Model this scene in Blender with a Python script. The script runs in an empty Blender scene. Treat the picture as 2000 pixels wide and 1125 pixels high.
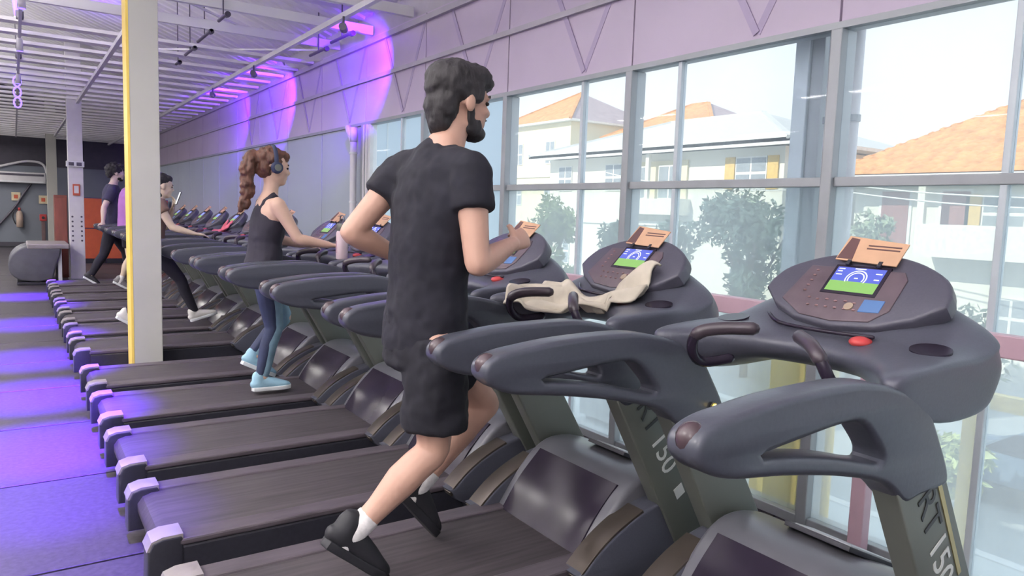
import bpy, bmesh, math, random
from mathutils import Vector, Matrix, noise
random.seed(7)
V = Vector
scn = bpy.context.scene
C = scn.collection

# ------------------------------------------------------------ camera, sky, sun, exposure
CAM_H = 1.45
def cam_axes(yaw, pitch, roll):
    f = V((math.sin(yaw)*math.cos(pitch), math.cos(yaw)*math.cos(pitch), -math.sin(pitch)))
    r0 = V((math.cos(yaw), -math.sin(yaw), 0)); u0 = r0.cross(f)
    return r0*math.cos(roll)+u0*math.sin(roll), -r0*math.sin(roll)+u0*math.cos(roll), f
cd = bpy.data.cameras.new('camera'); cam = bpy.data.objects.new('camera', cd); C.objects.link(cam)
cd.sensor_width = 36; cd.lens = 1431/2000*36; cd.clip_start = .05; cd.clip_end = 400
r_, u_, f_ = cam_axes(math.radians(34.222), math.radians(5.8386), math.radians(1.9292))
cam.matrix_world = Matrix(((r_.x, u_.x, -f_.x, 0), (r_.y, u_.y, -f_.y, 0), (r_.z, u_.z, -f_.z, CAM_H), (0, 0, 0, 1)))
scn.camera = cam

w = bpy.data.worlds.new('world'); scn.world = w; w.use_nodes = True
nt = w.node_tree; bg = nt.nodes['Background']
tc = nt.nodes.new('ShaderNodeTexCoord'); sx = nt.nodes.new('ShaderNodeSeparateXYZ'); rp = nt.nodes.new('ShaderNodeValToRGB')
nt.links.new(tc.outputs['Generated'], sx.inputs[0]); nt.links.new(sx.outputs['Z'], rp.inputs[0]); nt.links.new(rp.outputs[0], bg.inputs[0])
rp.color_ramp.elements[0].position = 0.0; rp.color_ramp.elements[0].color = (.965, .985, 1.0, 1)
rp.color_ramp.elements[1].position = .6; rp.color_ramp.elements[1].color = (.78, .89, 1.0, 1)
bg.inputs[1].default_value = 1.3

sd = bpy.data.lights.new('sun', 'SUN'); sd.energy = 4.6; sd.angle = .01; sd.color = (1, .91, .74)
so = bpy.data.objects.new('sun', sd); C.objects.link(so)
so.rotation_euler = V((.80, -.22, -.55)).to_track_quat('-Z', 'Y').to_euler()

scn.view_settings.view_transform = 'Standard'; scn.view_settings.look = 'None'
scn.view_settings.gamma = 1; scn.view_settings.use_curve_mapping = False
scn.view_settings.exposure = 0.05

XW = 3.1            # glass wall plane
YB, YF, XL = 26.0, -3.5, -7.7
ZROOF, ZLAT = 5.0, 3.15

# ------------------------------------------------------------ materials
MATS = {}
def mat(name, col, rough=.5, metal=0, var=.12, scale=8, bump=0, spec=.5, stretch=(1, 1, 1), emis=None, estr=0, coat=0, alpha=1):
    if name in MATS: return MATS[name]
    m = bpy.data.materials.new(name); m.use_nodes = True; t = m.node_tree; p = t.nodes['Principled BSDF']
    p.inputs['Roughness'].default_value = rough; p.inputs['Metallic'].default_value = metal
    p.inputs['Specular IOR Level'].default_value = spec; p.inputs['Coat Weight'].default_value = coat
    tcn = t.nodes.new('ShaderNodeTexCoord'); mp = t.nodes.new('ShaderNodeMapping'); mp.inputs['Scale'].default_value = stretch
    nz = t.nodes.new('ShaderNodeTexNoise'); nz.inputs['Scale'].default_value = scale; nz.inputs['Detail'].default_value = 4
    t.links.new(tcn.outputs['Object'], mp.inputs[0]); t.links.new(mp.outputs[0], nz.inputs['Vector'])
    r = t.nodes.new('ShaderNodeValToRGB'); c = V(col)
    r.color_ramp.elements[0].position = .3; r.color_ramp.elements[1].position = .7
    r.color_ramp.elements[0].color = (*(c*(1-var)), 1); r.color_ramp.elements[1].color = (*[min(1, x) for x in c*(1+var)], 1)
    t.links.new(nz.outputs['Fac'], r.inputs[0]); t.links.new(r.outputs[0], p.inputs['Base Color'])
    if bump:
        b = t.nodes.new('ShaderNodeBump'); b.inputs['Strength'].default_value = bump; b.inputs['Distance'].default_value = .01
        t.links.new(nz.outputs['Fac'], b.inputs['Height']); t.links.new(b.outputs[0], p.inputs['Normal'])
    if emis:
        p.inputs['Emission Color'].default_value = (*emis, 1); p.inputs['Emission Strength'].default_value = estr
    MATS[name] = m; return m
def glass_mat(name, veil, tint=(.95, .98, 1)):
    m = bpy.data.materials.new(name); m.use_nodes = True; t = m.node_tree; t.nodes.clear()
    out = t.nodes.new('ShaderNodeOutputMaterial'); tr = t.nodes.new('ShaderNodeBsdfTransparent'); tr.inputs[0].default_value = (*tint, 1)
    gl = t.nodes.new('ShaderNodeBsdfGlossy'); gl.inputs['Roughness'].default_value = .02
    df = t.nodes.new('ShaderNodeBsdfTranslucent'); df.inputs[0].default_value = (.9, .95, 1, 1)
    nz = t.nodes.new('ShaderNodeTexNoise'); nz.inputs['Scale'].default_value = 1.3; nz.inputs['Detail'].default_value = 5
    mr = t.nodes.new('ShaderNodeMapRange'); mr.inputs[1].default_value = .3; mr.inputs[2].default_value = .7
    mr.inputs[3].default_value = veil*.75; mr.inputs[4].default_value = veil*1.25
    t.links.new(nz.outputs['Fac'], mr.inputs[0])
    m1 = t.nodes.new('ShaderNodeMixShader'); m2 = t.nodes.new('ShaderNodeMixShader'); m2.inputs[0].default_value = .004
    t.links.new(mr.outputs[0], m1.inputs[0]); t.links.new(tr.outputs[0], m1.inputs[1]); t.links.new(df.outputs[0], m1.inputs[2])
    t.links.new(m1.outputs[0], m2.inputs[1]); t.links.new(gl.outputs[0], m2.inputs[2]); t.links.new(m2.outputs[0], out.inputs[0])
    MATS[name] = m; return m
G_UP = glass_mat('dusty_glass', .16); G_LOW = glass_mat('dustier_glass', .32, (.90, .96, .97))  # translucent mix puts a bright haze veil into the panes

M_black = mat('black_plastic', (.028, .028, .038), .38, bump=.03, scale=60)
M_dark = mat('dark_console_plastic', (.072, .070, .096), .40, bump=.05, scale=120, var=.06)
M_shell = mat('dark_shell_plastic', (.074, .077, .102), .36, bump=.04, scale=120, var=.06)
M_rail = mat('dark_handrail_plastic', (.060, .064, .084), .32, bump=.03, scale=90, var=.06)
M_tip = mat('maroon_tip', (.065, .042, .05), .25)
M_up = mat('grey_upright_metal', (.15, .16, .14), .42, .25, var=.06, scale=3)
M_up2 = mat('charcoal_upright_metal', (.07, .072, .078), .4, .2, var=.06, scale=3)
M_gold = mat('gold_strip', (.5, .42, .2), .3, .7)
M_belt = mat('running_belt', (.046, .038, .043), .62, var=.35, scale=5, stretch=(.6, 9, 1), bump=.08)
M_side = mat('side_foot_rail', (.08, .066, .078), .5, var=.2, scale=6, stretch=(1, 6, 1))
M_cap = mat('silver_cap', (.30, .27, .28), .45, .3)
M_hood = mat('hood_grey_plastic', (.13, .13, .15), .28, var=.06)
M_gloss = mat('gloss_black', (.022, .016, .03), .24, spec=.3)
M_panel = mat('hood_panel', (.42, .44, .47), .35, var=.05)
M_bronze = mat('bronze_arm_edge', (.085, .07, .06), .3, .5)
M_red = mat('red_button', (.55, .06, .06), .35)
M_keys = mat('keypad_film', (.11, .08, .095), .3, var=.2, scale=14)
M_sky = mat('screen_blue', (.02, .02, .1), .2, emis=(.12, .17, .72), estr=.9)
M_grn = mat('screen_green', (.02, .1, .02), .2, emis=(.33, .55, .16), estr=.9)
M_wht = mat('screen_white', (.3, .3, .3), .2, emis=(.8, .85, .9), estr=.9)
M_lcd = mat('small_blue_lcd', (.05, .1, .2), .2, emis=(.12, .22, .5), estr=.5)
M_ltr_d = mat('dark_lettering', (.02, .02, .022), .4)
M_ltr_w = mat('pale_lettering', (.7, .71, .68), .4)
M_white = mat('white_paint', (.74, .72, .74), .5, var=.04)
M_col = mat('cream_column_paint', (.55, .545, .48), .5, var=.04, scale=2)
M_yel = mat('yellow_paint', (.95, .70, .14), .45, var=.05)
M_pale = mat('pale_metal', (.78, .79, .80), .45, .1, var=.05)
M_mull = mat('grey_aluminium', (.36, .38, .40), .4, .3, var=.05)
M_mull2 = mat('light_aluminium', (.6, .66, .7), .4, .2, var=.05)
M_pink = mat('mauve_rail_paint', (.62, .42, .49), .4, var=.05)
M_sof = mat('lavender_soffit_panel', (.60, .51, .64), .3, var=.05, scale=1.5)
M_sofb = mat('mauve_brace', (.47, .39, .56), .4, var=.05)
M_sofr = mat('soffit_rail', (.50, .47, .52), .4, var=.05)
M_gpan = mat('grey_wall_panel', (.45, .51, .58), .42, var=.04, scale=1)
M_joint = mat('dark_joint', (.06, .065, .075), .6)
M_floor = mat('rubber_floor', (.046, .038, .048), .55, var=.3, scale=40, bump=.06)
M_fbase = mat('floor_base', (.02, .02, .024), .7)
M_back = mat('slate_wall', (.20, .22, .26), .6, var=.06, scale=1.2)
M_backd = mat('dark_slate_band', (.07, .065, .085), .6, var=.1)
M_plast = mat('plaster', (.6, .6, .62), .7, var=.05)
M_sheet = mat('white_roof_sheet', (.78, .77, .78), .5, var=.06, scale=2)
M_slat = mat('white_slat', (.90, .88, .87), .45, var=.03)
M_tubed = mat('dark_tube', (.10, .09, .12), .4)
def skin(n, c): return mat(n, c, .5, var=.06, scale=12, bump=.02)
S_run = skin('skin_runner', (.55, .33, .25)); S_wom = skin('skin_walker', (.62, .41, .31)); S_man = skin('skin_far_man', (.62, .47, .42)); S_cap = skin('skin_phone_woman', (.70, .55, .42))
F_blk = mat('black_jersey', (.008, .008, .016), .85, var=.15, bump=.1, scale=25)
F_sho = mat('black_shorts_cloth', (.007, .007, .013), .85, var=.2, bump=.1, scale=25)
F_tank = mat('black_tank_cloth', (.02, .017, .03), .8, var=.15)
F_leg = mat('blue_grey_leggings', (.20, .33, .42), .7, var=.35, scale=5)
F_legd = mat('navy_legging_panel', (.03, .04, .09), .7, var=.2)
F_navy = mat('navy_tee', (.045, .042, .085), .85); F_pant = mat('black_pants', (.015, .014, .025), .85)
F_purp = mat('purple_top', (.42, .17, .50), .8); F_brn = mat('brown_top', (.24, .15, .11), .85)
H_dk = mat('dark_brown_hair', (.02, .017, .02), .6, var=.4, scale=60, bump=.5, stretch=(1, 1, .3))
H_br = mat('brown_wavy_hair', (.11, .045, .028), .55, var=.5, scale=50, bump=.5, stretch=(1, 1, .3))
H_blk = mat('black_hair', (.016, .014, .018), .6, var=.4, scale=60, bump=.5)
W_cloth = mat('white_sock', (.8, .77, .76), .85, bump=.1, scale=60)
Sh_blk = mat('black_shoe', (.015, .015, .02), .6); Sh_blu = mat('light_blue_shoe', (.33, .55, .68), .6); Sh_wht = mat('white_shoe', (.78, .76, .73), .6); Sh_gry = mat('grey_shoe', (.2, .19, .2), .6)
M_sole = mat('white_sole', (.72, .74, .76), .6)

# ------------------------------------------------------------ mesh helpers
def link(name, me, m=None, parent=None, smooth=False, ang=None):
    o = bpy.data.objects.new(name, me); C.objects.link(o)
    if m and not me.materials: me.materials.append(m)
    if smooth:
        for p in me.polygons: p.use_smooth = True
    if parent: o.parent = parent
    return o
def from_bm(name, bm, m=None, parent=None, smooth=False):
    bmesh.ops.recalc_face_normals(bm, faces=bm.faces[:])
    me = bpy.data.meshes.new(name); bm.to_mesh(me); bm.free()
    return link(name, me, m, parent, smooth)
def tag(o, label, cat, group=None, kind=None):
    if label: o['label'] = label
    if cat: o['category'] = cat
    if group: o['group'] = group
    if kind: o['kind'] = kind
    return o
def struct(o): o['kind'] = 'structure'; return o
def empty(name, loc=(0, 0, 0), rz=0):
    o = bpy.data.objects.new(name, None); C.objects.link(o); o.location = loc; o.rotation_euler.z = rz; o.empty_display_size = .1
    return o
def box(bm, x0, x1, y0, y1, z0, z1):
    v = [bm.verts.new((x, y, z)) for x in (x0, x1) for y in (y0, y1) for z in (z0, z1)]
    for f in ((0, 1, 3, 2), (4, 6, 7, 5), (0, 4, 5, 1), (2, 3, 7, 6), (0, 2, 6, 4), (1, 5, 7, 3)): bm.faces.new([v[i] for i in f])
    return v
def bevel(bm, w, seg=2):
    bmesh.ops.bevel(bm, geom=bm.edges[:], offset=w, segments=seg, profile=.5, affect='EDGES', clamp_overlap=True)
def bx(name, x0, x1, y0, y1, z0, z1, m, parent=None, bev=0, seg=2):
    bm = bmesh.new(); box(bm, min(x0, x1), max(x0, x1), min(y0, y1), max(y0, y1), min(z0, z1), max(z0, z1))
    if bev: bevel(bm, bev, seg)
    return from_bm(name, bm, m, parent, bev > 0 and seg > 2)
def bar(bm, a, b, w, h, up=V((0, 0, 1))):
    a, b = V(a), V(b); t = (b-a).normalized(); s = t.cross(up)
    if s.length < 1e-4: s = t.cross(V((0, 1, 0)))
    s.normalize(); u = s.cross(t); vs = []
    for p in (a, b):
        for i, j in ((-1, -1), (1, -1), (1, 1), (-1, 1)): vs.append(bm.verts.new(p+s*w/2*i+u*h/2*j))
    for f in ((0, 1, 2, 3), (7, 6, 5, 4), (0, 4, 5, 1), (1, 5, 6, 2), (2, 6, 7, 3), (3, 7, 4, 0)): bm.faces.new([vs[i] for i in f])
def sweep(bm, pts, rad, lat=V((0, 1, 0)), n=14, cap=1.0, cap2=None):
    pts = [V(p) for p in pts]; lat = V(lat); rings = []
    def frame(i):
        t = (pts[min(i+1, len(pts)-1)]-pts[max(i-1, 0)]).normalized()
        a = lat-lat.dot(t)*t
        if a.length < .2: a = t.orthogonal()
        a.normalize(); return t, a, t.cross(a)
    def ring(c, a, b, ra, rb): return [bm.verts.new(c+a*ra*math.cos(2*math.pi*k/n)+b*rb*math.sin(2*math.pi*k/n)) for k in range(n)]
    R = [(r, r) if not isinstance(r, (tuple, list)) else r for r in rad]
    t, a, b = frame(0); m = min(R[0])*cap
    if cap: rings.append(ring(pts[0]-t*m*.75, a, b, R[0][0]*.62, R[0][1]*.62)); 
    c0 = bm.verts.new(pts[0]-t*m*(.95 if cap else 0))
    for i, p in enumerate(pts):
        t, a, b = frame(i); rings.append(ring(p, a, b, *R[i]))
    if cap2 is not None: cap = cap2
    t, a, b = frame(len(pts)-1); m = min(R[-1])*cap
    if cap: rings.append(ring(pts[-1]+t*m*.75, a, b, R[-1][0]*.62, R[-1][1]*.62))
    c1 = bm.verts.new(pts[-1]+t*m*(.95 if cap else 0))
    for q, r in zip(rings, rings[1:]):
        for k in range(n): bm.faces.new((q[k], q[(k+1) % n], r[(k+1) % n], r[k]))
    for k in range(n):
        bm.faces.new((c0, rings[0][(k+1) % n], rings[0][k])); bm.faces.new((c1, rings[-1][k], rings[-1][(k+1) % n]))
def ellip(bm, c, r, rot=None, seg=16):
    M = Matrix.Translation(V(c)) @ (rot.to_4x4() if rot else Matrix()) @ Matrix.Diagonal((*r, 1))
    bmesh.ops.create_uvsphere(bm, u_segments=seg, v_segments=seg//2+2, radius=1, matrix=M)
def cyl(bm, a, b, r, n=16, r2=None):
    a, b = V(a), V(b); d = b-a
    M = Matrix.Translation((a+b)/2) @ d.to_track_quat('Z', 'Y').to_matrix().to_4x4()
    bmesh.ops.create_cone(bm, cap_ends=True, segments=n, radius1=r, radius2=r if r2 is None else r2, depth=d.length, matrix=M)
def bake(o):
    dg = bpy.context.evaluated_depsgraph_get(); dg.update()
    me = bpy.data.meshes.new_from_object(o.evaluated_get(dg)); me.name = o.name
    o.modifiers.clear(); o.data = me; return o
def spline(pts, n=5, closed=False):
    P = [V((*p, 0)) if len(p) == 2 else V(p) for p in pts]; N = len(P); out = []
    for i in range(N if closed else N-1):
        p0, p1, p2, p3 = [P[(i+k) % N] if closed else P[min(max(i+k, 0), N-1)] for k in (-1, 0, 1, 2)]
        for k in range(n):
            t = k/n; out.append(.5*((2*p1)+(p2-p0)*t+(2*p0-5*p1+4*p2-p3)*t*t+(3*p1-p0-3*p2+p3)*t**3))
    if not closed: out.append(P[-1])
    return out
def curve_mesh(outlines, hw, bev, res=2):
    cu = bpy.data.curves.new('tmp', 'CURVE'); cu.dimensions = '2D'; cu.fill_mode = 'BOTH'; cu.extrude = max(hw-bev, 0); cu.bevel_depth = bev; cu.bevel_resolution = res
    for ol in outlines:
        s = cu.splines.new('POLY'); s.points.add(len(ol)-1); s.use_cyclic_u = True
        for p, q in zip(s.points, ol): p.co = (q[0], q[1], 0, 1)
    o = bpy.data.objects.new('tmp', cu); C.objects.link(o)
    dg = bpy.context.evaluated_depsgraph_get(); me = bpy.data.meshes.new_from_object(o.evaluated_get(dg))
    bpy.data.objects.remove(o); bpy.data.curves.remove(cu); return me
def inset(ol, d):
    out = []; n = len(ol); P = [V((p[0], p[1])) for p in ol]
    A = sum(P[i].x*P[(i+1) % n].y-P[(i+1) % n].x*P[i].y for i in range(n)); sg = 1 if A > 0 else -1
    for i in range(n):
        e = (P[(i+1) % n]-P[i-1]); nn = V((-e.y, e.x)).normalized()*sg; out.append(P[i]+nn*d)
    return out
MXZ = Matrix(((1, 0, 0, 0), (0, 0, -1, 0), (0, 1, 0, 0), (0, 0, 0, 1)))     # (a,b) -> X,Z ; thickness along Y
def plate(name, outer, holes, hw, bev, m, parent=None, mtx=MXZ, smooth=True):
    me = curve_mesh([inset(outer, bev)]+[inset(h, -bev) for h in holes], hw, bev)
    me.transform(mtx); o = link(name, me, m, parent, False)
    if smooth: sm_angle(me)
    return o
def sm_angle(me, deg=35):
    bm = bmesh.new(); bm.from_mesh(me); bmesh.ops.remove_doubles(bm, verts=bm.verts[:], dist=1e-5)
    bmesh.ops.recalc_face_normals(bm, faces=bm.faces[:])
    for f in bm.faces: f.smooth = True
    for e in bm.edges:
        if len(e.link_faces) == 2 and e.calc_face_angle(0) > math.radians(deg): e.smooth = False
    bm.to_mesh(me); bm.free()
def text_mesh(s, size, ext=.001):
    cu = bpy.data.curves.new('t', 'FONT'); cu.body = s; cu.size = size; cu.extrude = ext; cu.resolution_u = 3
    o = bpy.data.objects.new('t', cu); C.objects.link(o)
    dg = bpy.context.evaluated_depsgraph_get(); me = bpy.data.meshes.new_from_object(o.evaluated_get(dg))
    bpy.data.objects.remove(o); bpy.data.curves.remove(cu); return me
def shift(o, d): o.data.transform(Matrix.Translation(V(d))); return o
def remesh(o, vox, smooth=6, disp=0, dsize=.1):
    md = o.modifiers.new('r', 'REMESH'); md.mode = 'VOXEL'; md.voxel_size = vox; md.use_smooth_shade = True
    if smooth:
        s = o.modifiers.new('s', 'SMOOTH'); s.iterations = smooth; s.factor = .5
    if disp:
        tx = bpy.data.textures.new('c', 'CLOUDS'); tx.noise_scale = dsize; tx.noise_depth = 2
        d = o.modifiers.new('d', 'DISPLACE'); d.texture = tx; d.strength = disp; d.mid_level = .5; d.texture_coords = 'LOCAL'
    bake(o)
    for p in o.data.polygons: p.use_smooth = True
    return o
def copy_tree(o, parent=None):
    c = o.copy(); C.objects.link(c); c.parent = parent
    for ch in o.children: copy_tree(ch, c)
    return c
def area_light(name, loc, d, sx_, sy_, power, col, parent=None, spot=None, blend=1, rad=.05):
    l = bpy.data.lights.new(name, 'SPOT' if spot else 'AREA'); l.energy = power; l.color = col
    if spot: l.spot_size = math.radians(spot); l.spot_blend = blend; l.shadow_soft_size = rad
    else: l.shape = 'RECTANGLE'; l.size = sx_; l.size_y = sy_
    o = bpy.data.objects.new(name, l); C.objects.link(o); o.location = loc
    o.rotation_euler = V(d).to_track_quat('-Z', 'Y').to_euler(); return o

# ============================================================ THE ROOM
floor = struct(bx('floor', XL, XW+.1, YF, YB, -.3, -.012, M_fbase))
bm = bmesh.new(); box(bm, 0, 1, 0, 1, -.012, 0)
xs = [XL, -5.5, -3.3, -1.1, 1.1, XW]; y0 = 3.24-1.09*6
tile_me = {}
for i in range(5):
    b2 = bmesh.new(); box(b2, .006, xs[i+1]-xs[i]-.006, .009, 1.081, -.012, 0); bevel(b2, .003, 1)
    me = bpy.data.meshes.new('rubber_tile'); bmesh.ops.recalc_face_normals(b2, faces=b2.faces[:]); b2.to_mesh(me); b2.free(); me.materials.append(M_floor); tile_me[i] = me
bm.free()
k = 0
while y0+1.09*k < YB-1.0:
    for i in range(5):
        o = bpy.data.objects.new('rubber_tile', tile_me[i]); C.objects.link(o); o.parent = floor; o.location = (xs[i], y0+1.09*k, 0)
    k += 1

wl = struct(bx('wall_left', XL-.15, XL, YF-.15, YB+.15, -.3, ZROOF, M_plast))
wf = struct(bx('wall_front', XL, XW, YF-.15, YF, -.3, ZROOF, M_plast))
wb = struct(bx('wall_back', XL, XW+.2, YB, YB+.15, -.3, ZROOF, M_back))
bx('dark_band', XL, XW, YB-.02, YB, 2.35, ZROOF-.2, M_backd, wb)
bx('baseboard', XL, XW, YB-.025, YB, 0, .12, M_backd, wb)

# ceiling: roof sheet ribs, purlins, slats, long beams
bm = bmesh.new()
ny = 150
prof = []
for i in range(ny+1):
    y = YF+(YB-YF)*i/ny; prof += [(y, 0), (y+.12, 0), (y+.135, .03), (y+.175, .03)]
rows = []
for x, z in ((XW+.15, 3.38), (-1.2, ZROOF), (XL-.1, ZROOF)): rows.append([bm.verts.new((x, min(y, YB+.1), z+h)) for y, h in prof])
for a, b in zip(rows, rows[1:]):
    for i in range(len(a)-1): bm.faces.new((a[i], a[i+1], b[i+1], b[i]))
ceiling = struct(from_bm('ceiling', bm, M_sheet))
pbm = {}
def beam(nm, a, b, w_, h_, m, par=ceiling):
    bm = bmesh.new(); bar(bm, a, b, w_, h_); return from_bm(nm, bm, m, par)
y = 1.7
while y < 9:                                        # near purlins under the sheet, with hanger studs
    beam('purlin', (XL, y, ZLAT+.10), (XW-.02, y, ZLAT+.10), .05, .09, M_sheet)
    if y > 6:
        bm = bmesh.new(); x = -.6
        bar(bm, (-.8, y+.45, ZLAT+.2), (XW-.05, y+.45, ZLAT+.2), .014, .014)
        while x < XW-.1:
            bar(bm, (x, y+.45, ZLAT+.19), (x, y+.45, ZLAT+.24), .02, .02); x += .28
        from_bm('studded_rod', bm, M_tubed, ceiling)
    y += .92
y = 9.04
while y < YB-.2:
    beam('slat', (XL, y, ZLAT+.04), (XW-.02, y, ZLAT+.04), .16, .035, M_slat); y += .62
for x in (-5.5, -2.6, .97, 2.46): beam('long_beam', (x, YF, ZLAT-.02), (x, YB, ZLAT-.02), .045, .05, M_white)
beam('lamp_track', (.10, YF, ZLAT+.02), (.10, YB, ZLAT+.02), .03, .03, M_white)
for a, b in (((1.0, 7.2, ZLAT+.16), (2.46, 8.6, ZLAT+.14)), ((2.46, 8.6, ZLAT+.14), (3.0, 9.9, ZLAT+.14)), ((1.2, 10.2, ZLAT+.12), (3.0, 8.6, ZLAT+.12))): beam('brace_rod', a, b, .02, .02, M_sheet)
for y in (7.3, 15.9, 24.6): beam('cross_girder', (XL, y, ZLAT+.45), (XW, y, ZLAT+.45), .14, .3, M_sheet)
for x, ya, yb in ((1.62, 7.0, 7.36), (1.65, 7.8, 8.45), (1.68, 8.75, 9.3), (1.70, 9.75, 10.0), (2.75, 6.9, 7.5), (2.8, 7.75, 8.3)):
    bm = bmesh.new(); cyl(bm, (x, ya, ZLAT-.02), (x, yb, ZLAT-.02), .016, 10)
    cyl(bm, (x, ya, ZLAT-.03), (x, ya+.05, ZLAT-.03), .026, 10)
    o = from_bm('tube_lamp', bm, M_tubed); o['group'] = 'dark tube lamps under the white ceiling'
    bm = bmesh.new(); bar(bm, (x, (ya+yb)/2, ZLAT-.01), (x, (ya+yb)/2, 3.40+(XW+.15-x)/4.45*1.62), .01, .01); from_bm('hanger', bm, M_tubed, o)
    tag(o, 'short dark tube lamp under the ceiling, '+{1.62: 'nearest of the four in a row', 1.65: 'second of the four in a row', 1.68: 'third of the four in a row', 1.70: 'farthest of the four in a row', 2.75: 'nearer of the two by the soffit', 2.8: 'farther of the two by the soffit'}[x], 'lamp')

# right-hand wall: soffit, glazing, grey panels
MOD = [XW*(.646+.4345*k) for k in range(-11, 22)]; MOD = [m for m in MOD if YF+.1 < m < YB-.3]
ZS = 2.35
sof = struct(bx('wall_upper_right', XW+.02, XW+.12, YF, YB, ZS, 3.5, M_sofr))
ed = [YF]+MOD+[YB]
for a, b in zip(ed, ed[1:]):
    bx('soffit_panel', XW-.005, XW+.02, a+.006, b-.006, ZS, 2.765, M_sof, sof); bx('soffit_panel', XW-.005, XW+.02, a+.006, b-.006, 2.80, 3.2, M_sof, sof)
bx('soffit_rail', XW-.03, XW+.02, YF, YB, 2.762, 2.80, M_sofr, sof)
bx('soffit_edge', XW-.04, XW+.02, YF, YB, 3.12, 3.17, M_sofr, sof)
bx('soffit_foot', XW-.02, XW+.08, YF, YB, ZS-.03, ZS, M_mull, sof)
for i, m in enumerate(MOD):
    if .3 < m < 12:
        for s in (-1, 1):  # flat darker bars stand in for V-shaped truss shadows on the panels
            bm = bmesh.new(); bar(bm, (XW-.008-.003*s, m+.45, ZS+.03), (XW-.008-.003*s, m+.45+s*.42, 3.12), .04, .006, V((1, 0, 0)))
            from_bm('soffit_brace', bm, M_sofb, sof)
YG = XW*2.40        # glass ends here, grey panels go on
ZT = 1.64
GL = [m for m in MOD if m < YG]
ge = [YF]+GL+[YG]
thin = {}
for n_, (a, b) in enumerate(zip(ge, ge[1:])):
    win = struct(empty('window_%d' % (n_+1), (XW, (a+b)/2, 0)))
    def wb_(nm, x0, x1, y0, y1, z0, z1, m, bev=0):
        o = bx(nm, x0-XW, x1-XW, y0-(a+b)/2, y1-(a+b)/2, z0, z1, m, win, bev); return o
    wb_('mullion', XW-.03, XW+.09, b-.028, b+.028, 0, ZS-.03, M_mull, .006)
    wb_('transom', XW-.01, XW+.05, a+.028, b-.028, ZT-.022, ZT+.022, M_mull, .004)
    wb_('sill', XW-.02, XW+.08, a+.028, b-.028, 0, .05, M_mull, .004)
    ys = [a+.028, b-.028]
    mid = {0: .45, 1: .73, 2: .36}.get(n_ % 3)*(b-a)+a
    if n_ == len(ge)-2: mid = (a+b)/2
    if abs(b-XW*.646) < .02: mid = XW*.412
    if abs(b-XW*1.0805) < .02: mid = XW*.955
    if abs(b-XW*1.515) < .02: mid = XW*1.229
    wb_('glazing_bar', XW-.005, XW+.04, mid-.014, mid+.014, .05, ZS-.03, M_mull2, .004)
    for p, q in ((ys[0], mid-.014), (mid+.014, ys[1])):
        wb_('pane', XW+.015, XW+.021, p, q, ZT+.022, ZS-.03, G_UP); wb_('pane', XW+.015, XW+.021, p, q, .05, ZT-.022, G_LOW)
wr = struct(bx('wall_right', XW+.04, XW+.12, YG, YB, -.3, ZS, M_joint))
pe = [YG+.03]+[m for m in MOD if m > YG+.4]+[YB]
for a, b in zip(pe, pe[1:]): bx('wall_panel', XW, XW+.04, a+.009, b-.009, 0, ZS-.03, M_gpan, wr, .004, 1)
# white drain pipe with elbow at the end of the grey panels
def pipe(name, pts, r, m, parent=None, n=12):
    bm = bmesh.new(); sweep(bm, pts, [r]*len(pts), V((.3, .9, .2)), n, 0); return from_bm(name, bm, m, parent, True)
dp = empty('drain_pipe', (XW-.08, YG+.10, 0)); tag(dp, 'white drain pipe with a branched top running down beside the grey panels', 'pipe')
pipe('pipe', [(0, 0, 0), (0, 0, 1.2), (0, 0, 2.2)], .035, M_white, dp); pipe('branch', [(0, 0, 2.1), (0, .05, 2.2), (0, .13, 2.27), (0, .16, 2.32)], .034, M_white, dp); pipe('branch', [(0, 0, 2.15), (0, 0, 2.3)], .04, M_white, dp)
for z in (.6, 1.5, 2.02):
    bm = bmesh.new(); cyl(bm, (0, 0, z), (0, 0, z+.02), .042); from_bm('bracket', bm, M_pale, dp)
struct(bx('trim_1', XW-.02, XW+.06, YG-.20, YG+.02, 0, ZS-.03, M_pale, None, .006))
for j in (-.13, -.06): bx('rib', XW-.035, XW-.02, YG+j-.015, YG+j+.015, 0, ZS-.03, M_white, bpy.data.objects['trim_1'])

# service column and pipes outside the glass
sc_ = empty('service_column', (XW+.17, 2.25, 0)); tag(sc_, 'pale steel column outside the glass with yellow painted foot', 'column')
for nm, x0, y0, y1, m, z0, z1 in (('flange', 0, .02, .10, M_mull2, .95, 2.6), ('web', .02, -.05, .02, M_mull, .95, 2.6), ('foot', -.01, -.06, .11, M_yel, -.6, .95)): bx(nm, x0, x0+.07, y0, y1, z0, z1, m, sc_, .005)
for j, yy in enumerate((2.135, 2.07, 2.01)):
    p = empty('rising_pipe', (XW+.17, yy, 0)); tag(p, ['thick pale vertical pipe right beside the steel column outside the glass', 'middle pale vertical pipe with clamps outside the glass', 'pale vertical pipe next to the dark mullion outside the glass'][j], 'pipe', 'pipes beside the steel column')
    pipe('pipe', [(0, 0, -.6), (0, 0, 1), (0, 0, 2.6)], .024+.006*(j % 2), [M_pale, M_white, M_white][j], p)
    if j != 1: pipe('painted_foot', [(0, 0, -.6), (0, 0, .2), (0, 0, .93)], .027+.006*(j % 2), M_yel, p)
    for z in (.95, 1.93):
        bm = bmesh.new(); cyl(bm, (0, 0, z), (0, 0, z+.03), .031); from_bm('clamp', bm, M_mull, p)

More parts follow.
